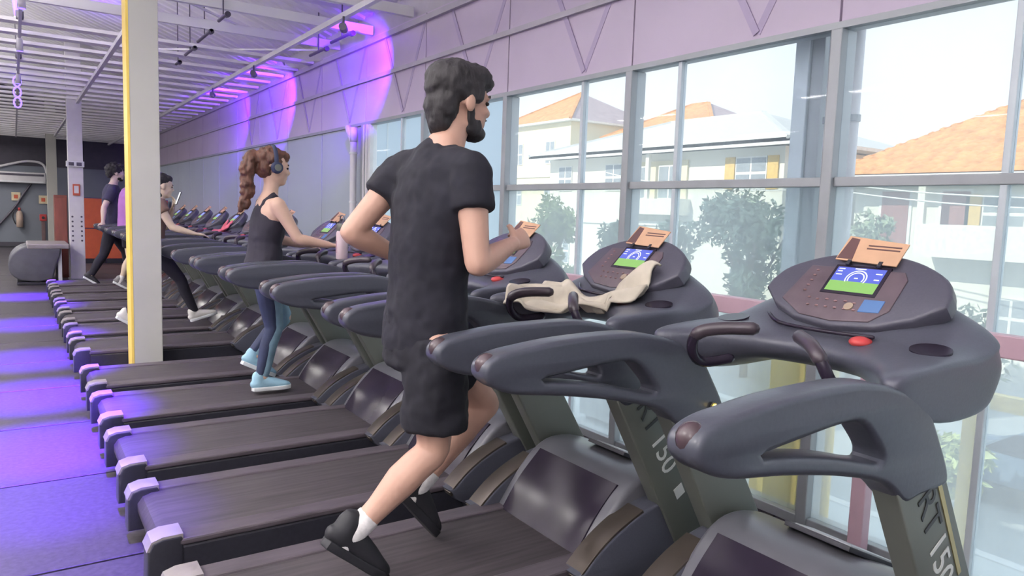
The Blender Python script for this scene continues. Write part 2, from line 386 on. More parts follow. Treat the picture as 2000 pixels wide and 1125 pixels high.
# guard rail in front of the glass
gr = empty('guard_rail', (XW-.12, 3, 0)); tag(gr, 'mauve painted guard rail on posts in front of the window wall', 'railing')
bx('top_rail', -.03, .03, -4.5, YG-3, .985, 1.07, M_pink, gr, .006)
for yy in (-1.2, .4, 1.66, 2.74, 3.9, 5.2, 6.5): bx('post', -.03, .03, yy-3-.032, yy-3+.032, 0, .985, M_pink, gr, .005)

# columns in the room
c1 = empty('steel_column', (.865, 6.56, 0)); tag(c1, 'cream steel column with yellow side standing between the treadmills', 'column')
bx('shaft', -.105, .105, -.11, .11, 0, ZROOF-.5, M_col, c1, .006); bx('yellow_side', -.122, -.104, -.112, .112, 0, ZROOF-.5, M_yel, c1)
bx('base_plate', -.16, .16, -.15, .15, 0, .02, M_mull, c1)
c2 = empty('steel_column', (.92, 15.3, 0)); tag(c2, 'white steel column with two rows of bolt holes and a red fire sign', 'column')
bx('shaft', -.115, .115, -.11, .11, 0, ZROOF-.02, M_white, c2, .006)
for z in [.70+.085*i for i in range(6)]:
    for x in (-.07, .07):
        bm = bmesh.new(); cyl(bm, (x, -.117, z), (x, -.108, z), .017, 10); from_bm('bolt_hole', bm, M_tubed, c2)
bx('base_plate', -.15, .15, -.15, .15, 0, .02, M_mull, c2)
c3 = empty('steel_column', (.88, 24.0, 0)); tag(c3, 'farthest cream steel column near the slate back wall', 'column')
bx('shaft', -.12, .12, -.12, .12, 0, ZROOF-.02, M_col, c3, .006); bx('base_plate', -.15, .15, -.15, .15, 0, .02, M_mull, c3)
s = empty('fire_sign', (.92, 15.17, 1.6)); tag(s, 'small red fire extinguisher sign on white column', 'sign')
bx('plate', -.055, .055, -.01, 0, -.10, .10, mat('sign_red', (.6, .12, .06), .5), s); bx('pictogram', -.035, .035, -.013, -.01, -.06, .07, M_white, s)
s = empty('emergency_light', (.91, 15.17, 2.05)); tag(s, 'twin-head emergency light box clamped to white column', 'lamp')
bx('housing', -.14, .14, -.05, 0, -.05, .05, M_pale, s, .008)
for x in (-.06, .06): bx('lens', x-.04, x+.04, -.056, -.05, -.03, .03, M_tubed, s)

# ============================================================ TREADMILL
XO = 1.4
def T(o): return shift(o, (-XO, 0, 0))
def make_treadmill():
    root = empty('treadmill')
    S2 = spline
    # deck
    for s in (-1, 1):
        T(bx('side_frame', .42, 2.30, s*.255, s*.325, .07, .195, M_black, root, .01))
        T(bx('foot_rail', .46, 1.72, s*.232, s*.33, .195, .222, M_side, root, .008))
        T(bx('foot', .5, .62, s*.22, s*.30, 0, .07, M_black, root, .008)); T(bx('foot', 2.1, 2.22, s*.22, s*.30, 0, .07, M_black, root, .008))
        c = T(plate('rear_cap', [(.36, .06), (.36, .19), (.375, .225), (.41, .236), (.47, .236), (.48, .225), (.48, .06)], [], .055, .010, M_black, root)); shift(c, (0, s*.275, 0))
        q = T(plate('cap_cover', [(.356, .196), (.372, .230), (.41, .242), (.478, .242), (.478, .222), (.42, .220), (.388, .212), (.374, .192)], [], .053, .001, M_cap, c)); shift(q, (0, s*.275, 0))
    b = T(plate('running_belt', [(1.75, .10), (1.75, .214), (.45, .214), (.415, .203), (.395, .175), (.395, .14), (.415, .11), (.45, .10)], [], .236, .003, M_belt, root))
    T(bx('deck_board', .5, 2.2, -.235, .235, .12, .19, M_black, root))
    # motor hood
    hp = [(1.66, .10)]+[tuple(p[:2]) for p in S2([(1.66, .20), (1.75, .33), (1.86, .44), (1.97, .475), (2.12, .445), (2.32, .34), (2.42, .25)], 4)]+[(2.44, .10)]
    hood = T(plate('motor_hood', hp, [], .30, .02, M_hood, root))
    g = [tuple(p[:2]) for p in S2([(1.652, .20), (1.743, .334), (1.852, .445)], 5)]
    gl = T(plate('hood_gloss_face', g+[(p[0]+.02, p[1]-.012) for p in reversed(g)], [], .245, .002, M_gloss, hood))
    # recessed lid on top of the hood: dark gasket and pale lid
    th = math.atan2(.34-.46, 2.32-2.05)
    m1 = Matrix.Translation(V((2.155, 0, .433))) @ Matrix.Rotation(-th, 4, 'Y')
    lid = [(-.16, -.11), (.16, -.22), (.16, .22), (-.16, .11)]
    T(plate('lid_gasket', lid, [], .008, .002, M_black, hood, m1)); 
    m1b = m1 @ Matrix.Translation(V((.008, 0, .004))); lid2 = [(-.135, -.095), (.14, -.19), (.14, .19), (-.135, .095)]
    T(plate('hood_lid', lid2, [], .008, .002, M_panel, hood, m1b))
    for s in (-1, 1):
        arm = [tuple(p[:2]) for p in S2([(1.57, .205), (1.66, .285), (1.76, .345), (1.88, .392), (2.02, .405), (2.2, .375), (2.38, .28), (2.45, .19)], 4)]+[(2.45, .06), (1.70, .06), (1.66, .13), (1.60, .165)]
        a = T(plate('hood_arm', arm, [], .05, .014, M_shell, root)); shift(a, (0, s*.335, 0))
        e = [tuple(p[:2]) for p in S2([(1.565, .205), (1.657, .288), (1.757, .349), (1.86, .392)], 4)]
        e2 = T(plate('arm_edge', e+[(p[0]+.012, p[1]-.02) for p in reversed(e)], [], .046, .002, M_bronze, a)); shift(e2, (0, s*.335, 0))
    # uprights
    for s in (-1, 1):
        u = T(plate('upright', [(1.685, .835), (1.90, .86), (1.94, .80), (2.33, .16), (2.07, .16)], [], .034, .008, M_up, root)); shift(u, (0, s*.36, 0))
        d = V((.385, 0, -.675)).normalized(); pr = V((-d.z, 0, d.x))
        def onface(me, along, off, sgn):
            o0 = V((1.70, 0, .83))+d*along+pr*off
            X = d if sgn < 0 else d; Yv = pr if sgn < 0 else -pr; Z = V((0, sgn, 0))
            if sgn > 0: o0 = o0+pr*.07
            M = Matrix(((X.x, Yv.x, Z.x, o0.x), (X.y, Yv.y, Z.y, sgn*.3955), (X.z, Yv.z, Z.z, o0.z), (0, 0, 0, 1))); me.transform(M); return me
        T(link('lettering', onface(text_mesh('RT', .115), .075, .055, s), M_ltr_d, u)); T(link('lettering', onface(text_mesh('150', .115), .23, .055, s), M_ltr_w, u))
        bm = bmesh.new(); p0 = V((1.70, s*.395, .83))+d*.06+pr*.155; bar(bm, p0, p0+d*.36, .003 if True else 0, .016, pr); T(from_bm('gold_strip', bm, M_gold, u))
        bm = bmesh.new(); p0 = V((1.70, s*.395, .83))+d*.48+pr*.09; bar(bm, p0, p0+d*.045, .003, .045, pr); T(from_bm('data_sticker', bm, M_ltr_w, u))
        bm = bmesh.new(); p0 = V((1.70, s*.325, .83))+d*.16+pr*.10; bar(bm, p0, p0+d*.07, .003, .06, pr); T(from_bm('warning_sticker', bm, M_ltr_w, u))
        bm = bmesh.new()
        for al, of in ((.05, .03), (.05, .17), (.15, .03), (.26, .16)):
            p0 = V((1.70, s*.326, .83))+d*al+pr*of; cyl(bm, p0, p0-V((0, s*.006, 0)), .008, 10)
        T(from_bm('bolts', bm, M_pale, u))['kind'] = 'stuff'
        # handrail with a triangular loop
        outer = S2([(.99, 1.04), (1.005, 1.066), (1.05, 1.083), (1.12, 1.093), (1.24, 1.105), (1.414, 1.11), (1.54, 1.105), (1.68, 1.075), (1.80, 1.02), (1.88, .92), (1.93, .835), (1.91, .80), (1.80, .80), (1.73, .795), (1.665, .84), (1.60, .872), (1.44, .912), (1.258, .945), (1.11, .965), (1.04, .985), (1.0, 1.012)], 4, True)
        outer = [(p.x, p.y) for p in outer]
        hole = [(p.x, p.y) for p in S2([(1.165, .998), (1.30, 1.014), (1.45, 1.026), (1.52, 1.018), (1.575, .975), (1.615, .928), (1.59, .916), (1.43, .955), (1.28, .982)], 3, True)]
        h = T(plate('handrail', outer, [hole], .042, .015, M_rail, root)); shift(h, (0, s*.355, 0))
        bm = bmesh.new(); ellip(bm, (1.02, s*.355, 1.048), (.034, .030, .034)); T(from_bm('rail_tip', bm, M_tip, h, True))
    # console shell (lofted)
    def section(y):
        k = abs(y)
        def lerp(tab):
            for (a, va), (b2, vb) in zip(tab, tab[1:]):
                if k <= b2: return va+(vb-va)*(k-a)/(b2-a)
            return tab[-1][1]
        L = lerp([(0, 1.90), (.12, 1.885), (.20, 1.83), (.27, 1.77), (.32, 1.70), (.36, 1.64), (.40, 1.66)])
        sd_ = lerp([(0, 0), (.2, 0.05), (.29, .7), (.34, 1), (.40, 1)])
        mx = lambda a, b2: (a[0]+(b2[0]-a[0])*sd_, a[1]+(b2[1]-a[1])*sd_)
        back = lerp([(0, .0), (.3, -.035), (.36, -.065), (.40, -.13)]); top = lerp([(0, 0), (.34, 0), (.40, -.045)])
        P = [(L, 1.092), (L+.03, 1.112), (max(L+.10, 1.90), 1.125), (2.0, 1.14+top*.5), mx((2.08, 1.20), (2.08, 1.165+top)), mx((2.19, 1.26), (2.18, 1.195+top)), mx((2.26+back, 1.24), (2.26+back, 1.17+top)),
             (2.32+back, 1.10+top*.5), mx((2.29+back, 1.02), (2.27+back, 1.01)), mx((2.12, 1.01), (2.12, .965)), mx((max(L+.09, 1.97), 1.02), (1.92, .955)), mx((L+.05, 1.035), (1.74, .99)), (L+.005, 1.06)]
        return P
    bm = bmesh.new(); ys = [-.40, -.392, -.36, -.32, -.27, -.20, -.12, -.04, .04, .12, .20, .27, .32, .36, .392, .40]; rr = []
    for y in ys:
        P = section(y)
        if abs(y) >= .4:
            cx = sum(p[0] for p in P)/len(P); cz = sum(p[1] for p in P)/len(P); P = [(cx+(p[0]-cx)*.9, cz+(p[1]-cz)*.85) for p in P]
        rr.append([bm.verts.new((x, y, z)) for x, z in P])
    n = len(rr[0])
    for a, b2 in zip(rr, rr[1:]):
        for i in range(n): bm.faces.new((a[i], a[(i+1) % n], b2[(i+1) % n], b2[i]))
    bm.faces.new(rr[0]); bm.faces.new(rr[-1])
    sh = from_bm('console_shell', bm, M_shell, root, True); sh.modifiers.new('s', 'SUBSURF').levels = 2; bake(sh); T(sh)
    for p in sh.data.polygons: p.use_smooth = True
    global SURF
    from mathutils.bvhtree import BVHTree
    tb = bmesh.new(); tb.from_mesh(sh.data); bvh_s = BVHTree.FromBMesh(tb); tb.free()
    hz = lambda x, y: bvh_s.ray_cast(V((x-XO, y, 2)), V((0, 0, -1)))[0].z
    for s in (-1, 1):
        hit_, nr_ = bvh_s.ray_cast(V((1.95-XO, s*.315, 2)), V((0, 0, -1)))[:2]; hit_ = hit_+V((XO, 0, 0)); bm = bmesh.new(); cyl(bm, hit_-nr_*.02, hit_+nr_*.0035, .050, 28)
        ch = T(from_bm('cup_holder', bm, M_gloss, root))
        # heart rate grips
        pts = spline([(1.80, s*.20, 1.03), (1.72, s*.235, 1.02), (1.66, s*.225, 1.06), (1.645, s*.20, 1.115), (1.68, s*.15, 1.138), (1.74, s*.075, 1.145)], 4)
        bm = bmesh.new(); sweep(bm, pts, [.016]*len(pts), V((0, 1, 0)), 10); g = T(from_bm('hand_grip', bm, M_gloss, root, True))
        bm = bmesh.new(); sweep(bm, pts[12:], [.0195]*len(pts[12:]), V((0, 1, 0)), 10); T(from_bm('grip_sleeve', bm, mat('grip_rubber', (.05, .038, .048), .3), g, True))
    # display pod
    th = .769; cx, cz = 2.113, 1.278
    A = V((0, -1, 0)); Tt = V((math.cos(th), 0, math.sin(th))); Nn = A.cross(Tt)
    def pm(lift): 
        o0 = V((cx, 0, cz))+Nn*lift
        return Matrix(((A.x, Tt.x, Nn.x, o0.x), (A.y, Tt.y, Nn.y, o0.y), (A.z, Tt.z, Nn.z, o0.z), (0, 0, 0, 1)))
    top = [(-.285, -.02), (-.25, .045), (-.14, .105), (0, .128), (.14, .105), (.25, .045), (.285, -.02)]
    ol = [(p.x, p.y) for p in spline(top, 4)]+[(.285, -.06), (.22, -.12), (.13, -.165), (0, -.182), (-.13, -.165), (-.22, -.12), (-.285, -.06)]
    pod = T(plate('display_pod', ol, [], .03, .012, M_dark, root, pm(-.03)))
    tb = bmesh.new(); tb.from_mesh(pod.data); bvh_p = BVHTree.FromBMesh(tb); tb.free()
    def SURF(x, y):
        z = 1.05
        for b_ in (bvh_s, bvh_p):
            h_ = b_.ray_cast(V((x-XO, y, 2)), V((0, 0, -1)))[0]
            if h_ is not None: z = max(z, h_.z)
        return z
    kp = [(-.20, -.10), (-.17, .05), (.13, .05), (.15, .02), (.15, -.10), (.11, -.15), (0, -.165), (-.11, -.155)]
    T(plate('keypad', kp, [], .004, .002, M_keys, pod, pm(0)))
    T(plate('screen_bezel', [(-.088, -.06), (.088, -.06), (.088, .06), (-.088, .06)], [], .004, .001, M_gloss, pod, pm(.002)))
    # the lit screen: blue sky, green field, white oval track, small figures
    bm = bmesh.new(); L_ = pm(.0068)
    def quad(x0, x1, y0, y1, mi, dz=0):
        f = bm.faces.new([bm.verts.new(L_ @ V((x, y, dz))) for x, y in ((x0, y0), (x1, y0), (x1, y1), (x0, y1))]); f.material_index = mi
    quad(-.078, .078, -.008, .05, 0); quad(-.078, .078, -.05, -.008, 1)
    for r0, r1 in ((.030, .034), (.022, .026)):
        pa = [math.radians(-25+230*i/20) for i in range(21)]
        for p, q in zip(pa, pa[1:]):
            f = bm.faces.new([bm.verts.new(L_ @ V((math.cos(t)*r*1.0, .004+math.sin(t)*r*1.05, .0004))) for t, r in ((p, r0), (q, r0), (q, r1), (p, r1))]); f.material_index = 2
    for x, y, w_ in ((-.072, .04, .02), (-.072, .03, .016), (-.072, .016, .02), (-.02, .043, .035), (.052, .028, .02), (.056, .004, .016), (-.006, .004, .012)): quad(x, x+w_, y, y+.0045, 2, .0005)
    me = bpy.data.meshes.new('screen'); bmesh.ops.recalc_face_normals(bm, faces=bm.faces[:]); bm.to_mesh(me); bm.free()
    for m in (M_sky, M_grn, M_wht): me.materials.append(m)
    T(link('screen', me, None, pod))
    T(plate('small_display', [(.065, -.12), (.125, -.115), (.125, -.07), (.065, -.072)], [], .004, .001, M_lcd, pod, pm(.003)))
    bm = bmesh.new()
    for i in range(5):
        ellip(bm, pm(.004) @ V((-.14, .03-.022*i, 0)), (.006, .006, .003), None, 8)
    for i in range(6):
        ellip(bm, pm(.004) @ V((-.11+.03*i, -.085-.004*(i % 2), 0)), (.006, .006, .003), None, 8); ellip(bm, pm(.004) @ V((-.10+.03*i, -.115, 0)), (.006, .006, .003), None, 8)
    T(from_bm('button_rows', bm, mat('key_tint', (.30, .18, .18), .4), pod))['kind'] = 'stuff'
    bm = bmesh.new(); cyl(bm, pm(.0) @ V((.03, -.105, 0)), pm(.008) @ V((.03, -.105, 0)), .014, 18); T(from_bm('start_button', bm, mat('tan_key', (.35, .27, .2), .4), pod))
    bm = bmesh.new(); ellip(bm, (1.95, -.125, hz(1.95, -.125)+.003), (.034, .030, .016), None, 20); T(from_bm('stop_button', bm, M_red, root, True))
    bm = bmesh.new(); tr = [(1.955, y, 1.137-.3*abs(y)*0) for y in (-.2, -.1, 0, .1, .2)]
    tr = spline([(2.03, .24, 1.155), (1.965, .15, 1.140), (1.945, 0, 1.138), (1.965, -.15, 1.140)], 4); sweep(bm, tr, [(.006, .006)]*len(tr), V((0, 0, 1)), 8); T(from_bm('tray_ridge', bm, M_gloss, root, True))
    return root
tm0 = make_treadmill()
TY = [1.25, 2.22, 3.12, 4.01, 4.90, 5.78]+[7.06+.9*i for i in range(7)]
TL = ['nearest treadmill with empty console, closest to the camera', 'treadmill carrying the man running in black', 'treadmill just beyond the running man', 'empty treadmill between the runner and the woman with headphones', 'treadmill under the woman walking with headphones', 'treadmill right in front of the cream column with yellow side',
      'treadmill directly beyond the cream column with yellow side', 'treadmill under the woman looking at her phone', 'first treadmill beyond the woman looking at her phone', 'second treadmill beyond the woman looking at her phone', 'treadmill next to the far walkers, fourth from the far end', 'treadmill under the walker in the purple top', 'last treadmill of the row, under the man in navy']
TL[10] = 'treadmill just before the walker in the purple top'
TREAD = []
for i, y in enumerate(TY):
    o = tm0 if i == 0 else copy_tree(tm0)
    o.location = (XO, y, 0); tag(o, TL[i], 'treadmill', 'row of dark treadmills facing the windows'); TREAD.append(o)

# paper cards leaning on each display
M_card = mat('tan_card', (.62, .38, .24), .6, var=.12); M_cardd = mat('card_dark_print', (.12, .06, .06), .6); M_cardw = mat('card_back_white', (.75, .73, .70), .6)
th = .769; A = V((0, -1, 0)); Tt = V((math.cos(th), 0, math.sin(th))); Nn = A.cross(Tt)
def card_mtx(lift):
    o0 = V((2.113-XO, 0, 1.278))+Nn*lift
    return Matrix(((A.x, Tt.x, Nn.x, o0.x), (A.y, Tt.y, Nn.y, o0.y), (A.z, Tt.z, Nn.z, o0.z), (0, 0, 0, 1)))
cm = empty('paper_card')
plate('sheet', [(-.10, .075), (.10, .062), (.10, .155), (-.10, .18)], [], .002, .0005, M_card, cm, card_mtx(.012), False)
plate('photo_print', [(-.097, .08), (-.045, .078), (-.06, .165), (-.09, .172)], [], .001, .0003, M_cardd, cm, card_mtx(.0145), False)
for y_ in (.125, .138): plate('text_line', [(-.02, y_), (.085, y_-.004), (.085, y_+.001), (-.02, y_+.005)], [], .0008, .0002, M_cardd, cm, card_mtx(.0145), False)
for x in (-.05, .05):
    o = bx('clip', x-.006, x+.006, .055, .075, -.004, .004, M_black, cm); o.data.transform(card_mtx(.012))
CL = ['tan paper card clipped on the nearest treadmill display', 'tan paper card on the display behind the draped towel', 'tan paper card on the display just past the runner']+['tan paper card on the display of the %s treadmill from the camera' % n for n in ('fourth', 'fifth', 'sixth', 'seventh', 'eighth', 'ninth', 'tenth', 'eleventh', 'twelfth', 'thirteenth')]
for i, y in enumerate(TY):
    o = cm if i == 0 else copy_tree(cm); o.location = (XO, y, 0); tag(o, CL[i], 'card', 'paper cards on the treadmill displays')

# towels
def towel(name, label, loc, grid, m, seed, parentless=True):
    nx, nyy, fn = grid; bm = bmesh.new(); R = [[bm.verts.new(fn(i/nx, j/nyy)) for j in range(nyy+1)] for i in range(nx+1)]
    for i in range(nx):
        for j in range(nyy): bm.faces.new((R[i][j], R[i+1][j], R[i+1][j+1], R[i][j+1]))
    o = from_bm(name, bm, m, None, True); s_ = o.modifiers.new('s', 'SOLIDIFY'); s_.thickness = .008; s_.offset = 1; bake(o)
    for p in o.data.polygons: p.use_smooth = True
    o.location = loc; tag(o, label, 'towel'); return o
M_tow = mat('beige_towel', (.62, .56, .46), .95, var=.16, scale=9, bump=.3)
def tw(u, v):      # u along the console (far -> near), v from lip to display; lies on the surface below it
    y = .31-.53*u+.025*math.sin(v*6+u*3); wd = .21-.07*u+.03*math.sin(u*9)
    x = 1.68+.235*u-.03*math.sin(math.pi*u)+wd*v+.012*math.sin(u*17)
    f = .020*max(0, math.sin(u*10+v*4.5+.6))+.016*max(0, math.sin(v*9-u*7))+.022*(noise.noise(V((u*5, v*4, 1.3)))+.3)+.02*max(0, 1-abs(v-.5-.3*math.sin(u*6))*5)
    if u > .9: f += .03*(u-.9)/.1*(1-abs(2*v-1))
    return V((x-XO, y, SURF(x, y)-max(0, 1.72-x)*.2+.008+max(f, 0)))
towel('towel', 'crumpled beige towel draped over the console of the runner', (XO, TY[1], 0), (44, 26, tw), M_tow, 1)
M_ptow = mat('pink_towel', (.72, .16, .22), .9, var=.2, bump=.3)
def tw2(u, v):
    x = 1.84+.20*v+.02*math.sin(u*9); y = .12-.30*u; return V((x-XO, y, SURF(x, y)+.012*(1+math.sin(u*10+v*6))+.008))
towel('towel', 'pink towel lying on the console beyond the phone woman', (XO, TY[8], 0), (20, 14, tw2), M_ptow, 2)

# ============================================================ PEOPLE
def hand(bm, wr, d, nrm, side, curl=.9, s=1.0):
    """palm and five fingers; d forward, nrm back-of-hand normal, side = thumb direction"""
    wr, d, nrm = V(wr), V(d).normalized(), V(nrm); nrm = (nrm-nrm.dot(d)*d).normalized(); lat = V(side); lat = (lat-lat.dot(d)*d-lat.dot(nrm)*nrm).normalized()
    kn = wr+d*.095*s
    sweep(bm, [wr-d*.01, wr+d*.03*s, wr+d*.07*s, kn], [(.026*s, .019*s), (.034*s, .018*s), (.040*s, .017*s), (.038*s, .014*s)], lat, 12)
    for i, (off, ln) in enumerate(((.030, .90), (.010, 1.0), (-.010, .94), (-.029, .76))):
        p = kn+lat*off*s-d*.012*s; dd = d.copy(); pts = [p]; ang = 0
        for seg in (.042, .027, .022):
            ang += curl*(.55 if seg > .04 else .75)
            dd = d*math.cos(ang)-nrm*math.sin(ang); p = p+dd*seg*ln*s; pts.append(p)
        sweep(bm, pts, [.0095*s, .009*s, .0082*s, .007*s], lat, 8)
    p = wr+d*.03*s+lat*.030*s; t1 = (d*.65+lat*.75-nrm*.25*curl).normalized(); t2 = (d*.9+lat*.1-nrm*.5*curl).normalized()
    sweep(bm, [p, p+t1*.035*s, p+t1*.035*s+t2*.032*s, p+t1*.035*s+t2*.058*s], [.013*s, .0115*s, .010*s, .008*s], nrm, 8)
def head_geo(bm, H, s):
    def e(c, r): 
        M = H @ Matrix.Translation(V(c)*s) @ Matrix.Diagonal((r[0]*s, r[1]*s, r[2]*s, 1)); bmesh.ops.create_uvsphere(bm, u_segments=18, v_segments=12, radius=1, matrix=M)
    e((-.012, 0, .03), (.098, .076, .088)); e((.028, 0, -.03), (.066, .060, .080)); e((.052, 0, -.088), (.034, .036, .028)); e((.0, 0, -.065), (.062, .056, .048))
    e((.094, 0, -.024), (.020, .013, .018)); e((.086, 0, -.004), (.014, .009, .026)); e((.076, 0, .020), (.020, .050, .014)); e((.083, 0, -.060), (.011, .022, .007)); e((.080, 0, -.071), (.012, .020, .007))
    for q in (-1, 1): e((-.004, q*.077, -.012), (.020, .009, .032)); e((-.002, q*.084, -.006), (.014, .005, .024)); e((.06, q*.036, -.026), (.028, .024, .02))
def blob(name, els, H, s, m, parent, vox=.008, disp=.012, ds=.03, sm=2):
    bm = bmesh.new()
    for c, r in els:
        bmesh.ops.create_uvsphere(bm, u_segments=18, v_segments=12, radius=1, matrix=H @ Matrix.Translation(V(c)*s) @ Matrix.Diagonal((r[0]*s, r[1]*s, r[2]*s, 1)))
    return remesh(from_bm(name, bm, m, parent), vox, sm, disp, ds)
def shoe(parent, ank, toe, up, m, m_sole, s=1.0, wdt=.043):
    ank, toe, up = V(ank), V(toe), V(up); f = (toe-ank); f = (f-f.dot(up)*up).normalized(); lat = up.cross(f)
    base = ank-up*.07*s
    P = lambda a, h: base+f*a*s+up*h*s
    bm = bmesh.new()
    sweep(bm, [P(-.055, .045), P(-.03, .050), P(.03, .052), P(.09, .042), P(.14, .033), P(.175, .028)], [(.030*s, .032*s), (.036*s, .042*s), (.038*s, .046*s), (wdt*s, .036*s), (wdt*s, .026*s), (.032*s, .020*s)], lat, 14)
    sweep(bm, [P(-.02, .05), P(-.025, .09), P(-.03, .105)], [(.037*s, .048*s), (.037*s, .046*s), (.035*s, .044*s)], lat, 14)
    o = remesh(from_bm('shoe', bm, m, parent), .008, 3)
    ol = [(-.072, 0), (-.06, -.028), (-.02, -.036), (.04, -.036), (.10, -.046), (.15, -.044), (.19, -.024), (.20, 0), (.19, .024), (.15, .044), (.10, .046), (.04, .036), (-.02, .036), (-.06, .028)]
    o0 = base+up*.012*s; M = Matrix(((f.x, lat.x, up.x, o0.x), (f.y, lat.y, up.y, o0.y), (f.z, lat.z, up.z, o0.z), (0, 0, 0, 1))) @ Matrix.Scale(s, 4)
    plate('sole', ol, [], .014, .005, m_sole, o, M)
    bm = bmesh.new()
    for a in (.035, .055, .075, .095): bar(bm, P(a, .087-.35*(a-.035))-lat*.02, P(a, .087-.35*(a-.035))+lat*.02, .006, .004)
    from_bm('laces', bm, m_sole, o)
    return o
def body(name, J, k, head_rot, hs, sk, parent, vox=.007, lat=V((0, 1, 0)), female=False, hands=None, feet=False):
    bm = bmesh.new()
    tr = J['torso']                               # list of (centre, halfwidth, halfdepth)
    sweep(bm, [t[0] for t in tr], [(t[1], t[2]) for t in tr], lat, 20)
    H = Matrix.Translation(V(J['head'])) @ head_rot
    sweep(bm, [V(tr[-1][0])-V((0, 0, .05)), (V(tr[-1][0])+V(J['head']))/2-V((0, 0, .02)), H @ V((-.02, 0, -.05))], [.062*k, .054*k, .054*k], lat, 14)
    head_geo(bm, H, hs)
    for sd_ in 'RL':
        s0, e, wv = V(J['sh'+sd_]), V(J['el'+sd_]), V(J['wr'+sd_])
        sweep(bm, [s0, s0.lerp(e, .25), s0.lerp(e, .55), e], [.058*k, .054*k, .047*k, .040*k], lat, 12)
        d = (wv-e).normalized(); sweep(bm, [e, e.lerp(wv, .25), e.lerp(wv, .6), wv], [.041*k, .043*k, .035*k, .026*k], lat, 12)
        hd = (hands or {}).get(sd_, {})
        hand(bm, wv, hd.get('d', d), hd.get('n', V((0, -1 if sd_ == 'R' else 1, 0))), hd.get('t', V((0, 0, 1))), hd.get('c', .9), hd.get('s', k))
        h0, kn, an = V(J['hp'+sd_]), V(J['kn'+sd_]), V(J['an'+sd_])
        sweep(bm, [h0, h0.lerp(kn, .3), h0.lerp(kn, .7), kn], [.085*k, .083*k, .066*k, .054*k], lat, 14)
        fw = (kn-h0).cross(lat); 
        back = V((-1, 0, 0)); sh = an-kn; back = (back-back.dot(sh.normalized())*sh.normalized())
        sweep(bm, [kn, kn.lerp(an, .2)+back*.012, kn.lerp(an, .38)+back*.014, kn.lerp(an, .7), an], [.053*k, .055*k, .056*k, .040*k, .033*k], lat, 14)
        if feet:
            toe = V(J['to'+sd_]); sweep(bm, [an, an.lerp(toe, .5)-V((0, 0, .01)), toe], [.03*k, (.033*k, .026*k), (.034*k, .016*k)], lat, 10)
    o = remesh(from_bm('body', bm, sk, parent), vox, 5); return o, H
def eyes(H, s, parent):
    for q in (-1, 1):
        bm = bmesh.new(); ellip(bm, H @ V((.079*s, q*.032*s, .002*s)), (.010*s, .011*s, .007*s), None, 10); from_bm('eye', bm, mat('eye_dark', (.03, .02, .02), .2), parent, True)
        bm = bmesh.new(); bar(bm, H @ V((.090*s, q*.018*s, .022*s)), H @ V((.078*s, q*.052*s, .024*s)), .008, .007); from_bm('eyebrow', bm, H_dk, parent)

# ---- the runner
P_ = empty('person', (1.0, TY[1], .21)); tag(P_, 'bearded man in black t-shirt and shorts running on a treadmill', 'person')
def loc(p): return V(p)-V(P_.location)
yc = TY[1]
J = dict(torso=[((1.15, yc, 1.00), .155, .115), ((1.155, yc, 1.08), .16, .118), ((1.16, yc, 1.20), .150, .108), ((1.17, yc, 1.35), .170, .115), ((1.185, yc, 1.48), .186, .118), ((1.195, yc, 1.575), .170, .10), ((1.205, yc, 1.65), .09, .07)],
         head=(1.275, yc, 1.822), shR=(1.21, yc-.178, 1.575), elR=(1.205, yc-.25, 1.285), wrR=(1.42, yc-.13, 1.345), shL=(1.15, yc+.178, 1.585), elL=(.965, yc+.20, 1.365), wrL=(1.17, yc+.235, 1.275),
         hpR=(1.15, yc-.095, 1.03), knR=(1.145, yc-.10, .645), anR=(.875, yc-.06, .40), toR=(1.03, yc-.06, .275), hpL=(1.17, yc+.095, 1.03), knL=(1.475, yc+.10, .72), anL=(1.205, yc+.13, .43), toL=(1.30, yc+.13, .315))
for q in J: J[q] = [(loc(c), a, b) for c, a, b in J[q]] if q == 'torso' else loc(J[q])
HS = 1.02
hrot = Matrix.Rotation(math.radians(-3), 4, 'Z') @ Matrix.Rotation(math.radians(4), 4, 'Y')
bd, H = body('runner', J, 1.02, hrot, HS, S_run, P_, .0065, hands={'R': dict(n=V((.3, -.8, .4)), t=V((0, .2, 1)), c=1.25), 'L': dict(c=1.25)})
eyes(H, HS, P_)
blob('hair', [((-.030, 0, .048), (.106, .090, .090)), ((.030, 0, .078), (.072, .076, .052)), ((-.068, 0, -.02), (.058, .076, .085)), ((-.075, 0, -.075), (.036, .058, .05)), ((.012, .070, .030), (.040, .018, .045)), ((.012, -.070, .030), (.040, .018, .045)), ((.075, 0, .07), (.03, .06, .028))], H, HS, H_dk, P_, .007, .016, .035)
blob('beard', [((.055, 0, -.098), (.042, .043, .030)), ((.030, .040, -.078), (.035, .018, .034)), ((.030, -.040, -.078), (.035, .018, .034)), ((.012, .055, -.045), (.016, .008, .035)), ((.012, -.055, -.045), (.016, .008, .035)), ((.090, 0, -.049), (.010, .022, .006))], H, HS, H_dk, P_, .006, .006, .02)
bm = bmesh.new(); t_ = J['torso']
sweep(bm, [loc((1.155, yc, .975)), loc((1.157, yc, 1.08)), loc((1.16, yc, 1.20)), loc((1.17, yc, 1.35)), loc((1.185, yc, 1.48)), loc((1.195, yc, 1.575)), loc((1.203, yc, 1.64)), loc((1.213, yc, 1.675))], [(.178, .14), (.174, .135), (.166, .126), (.184, .13), (.200, .132), (.184, .117), (.115, .09), (.064, .062)], V((0, 1, 0)), 22, .25)
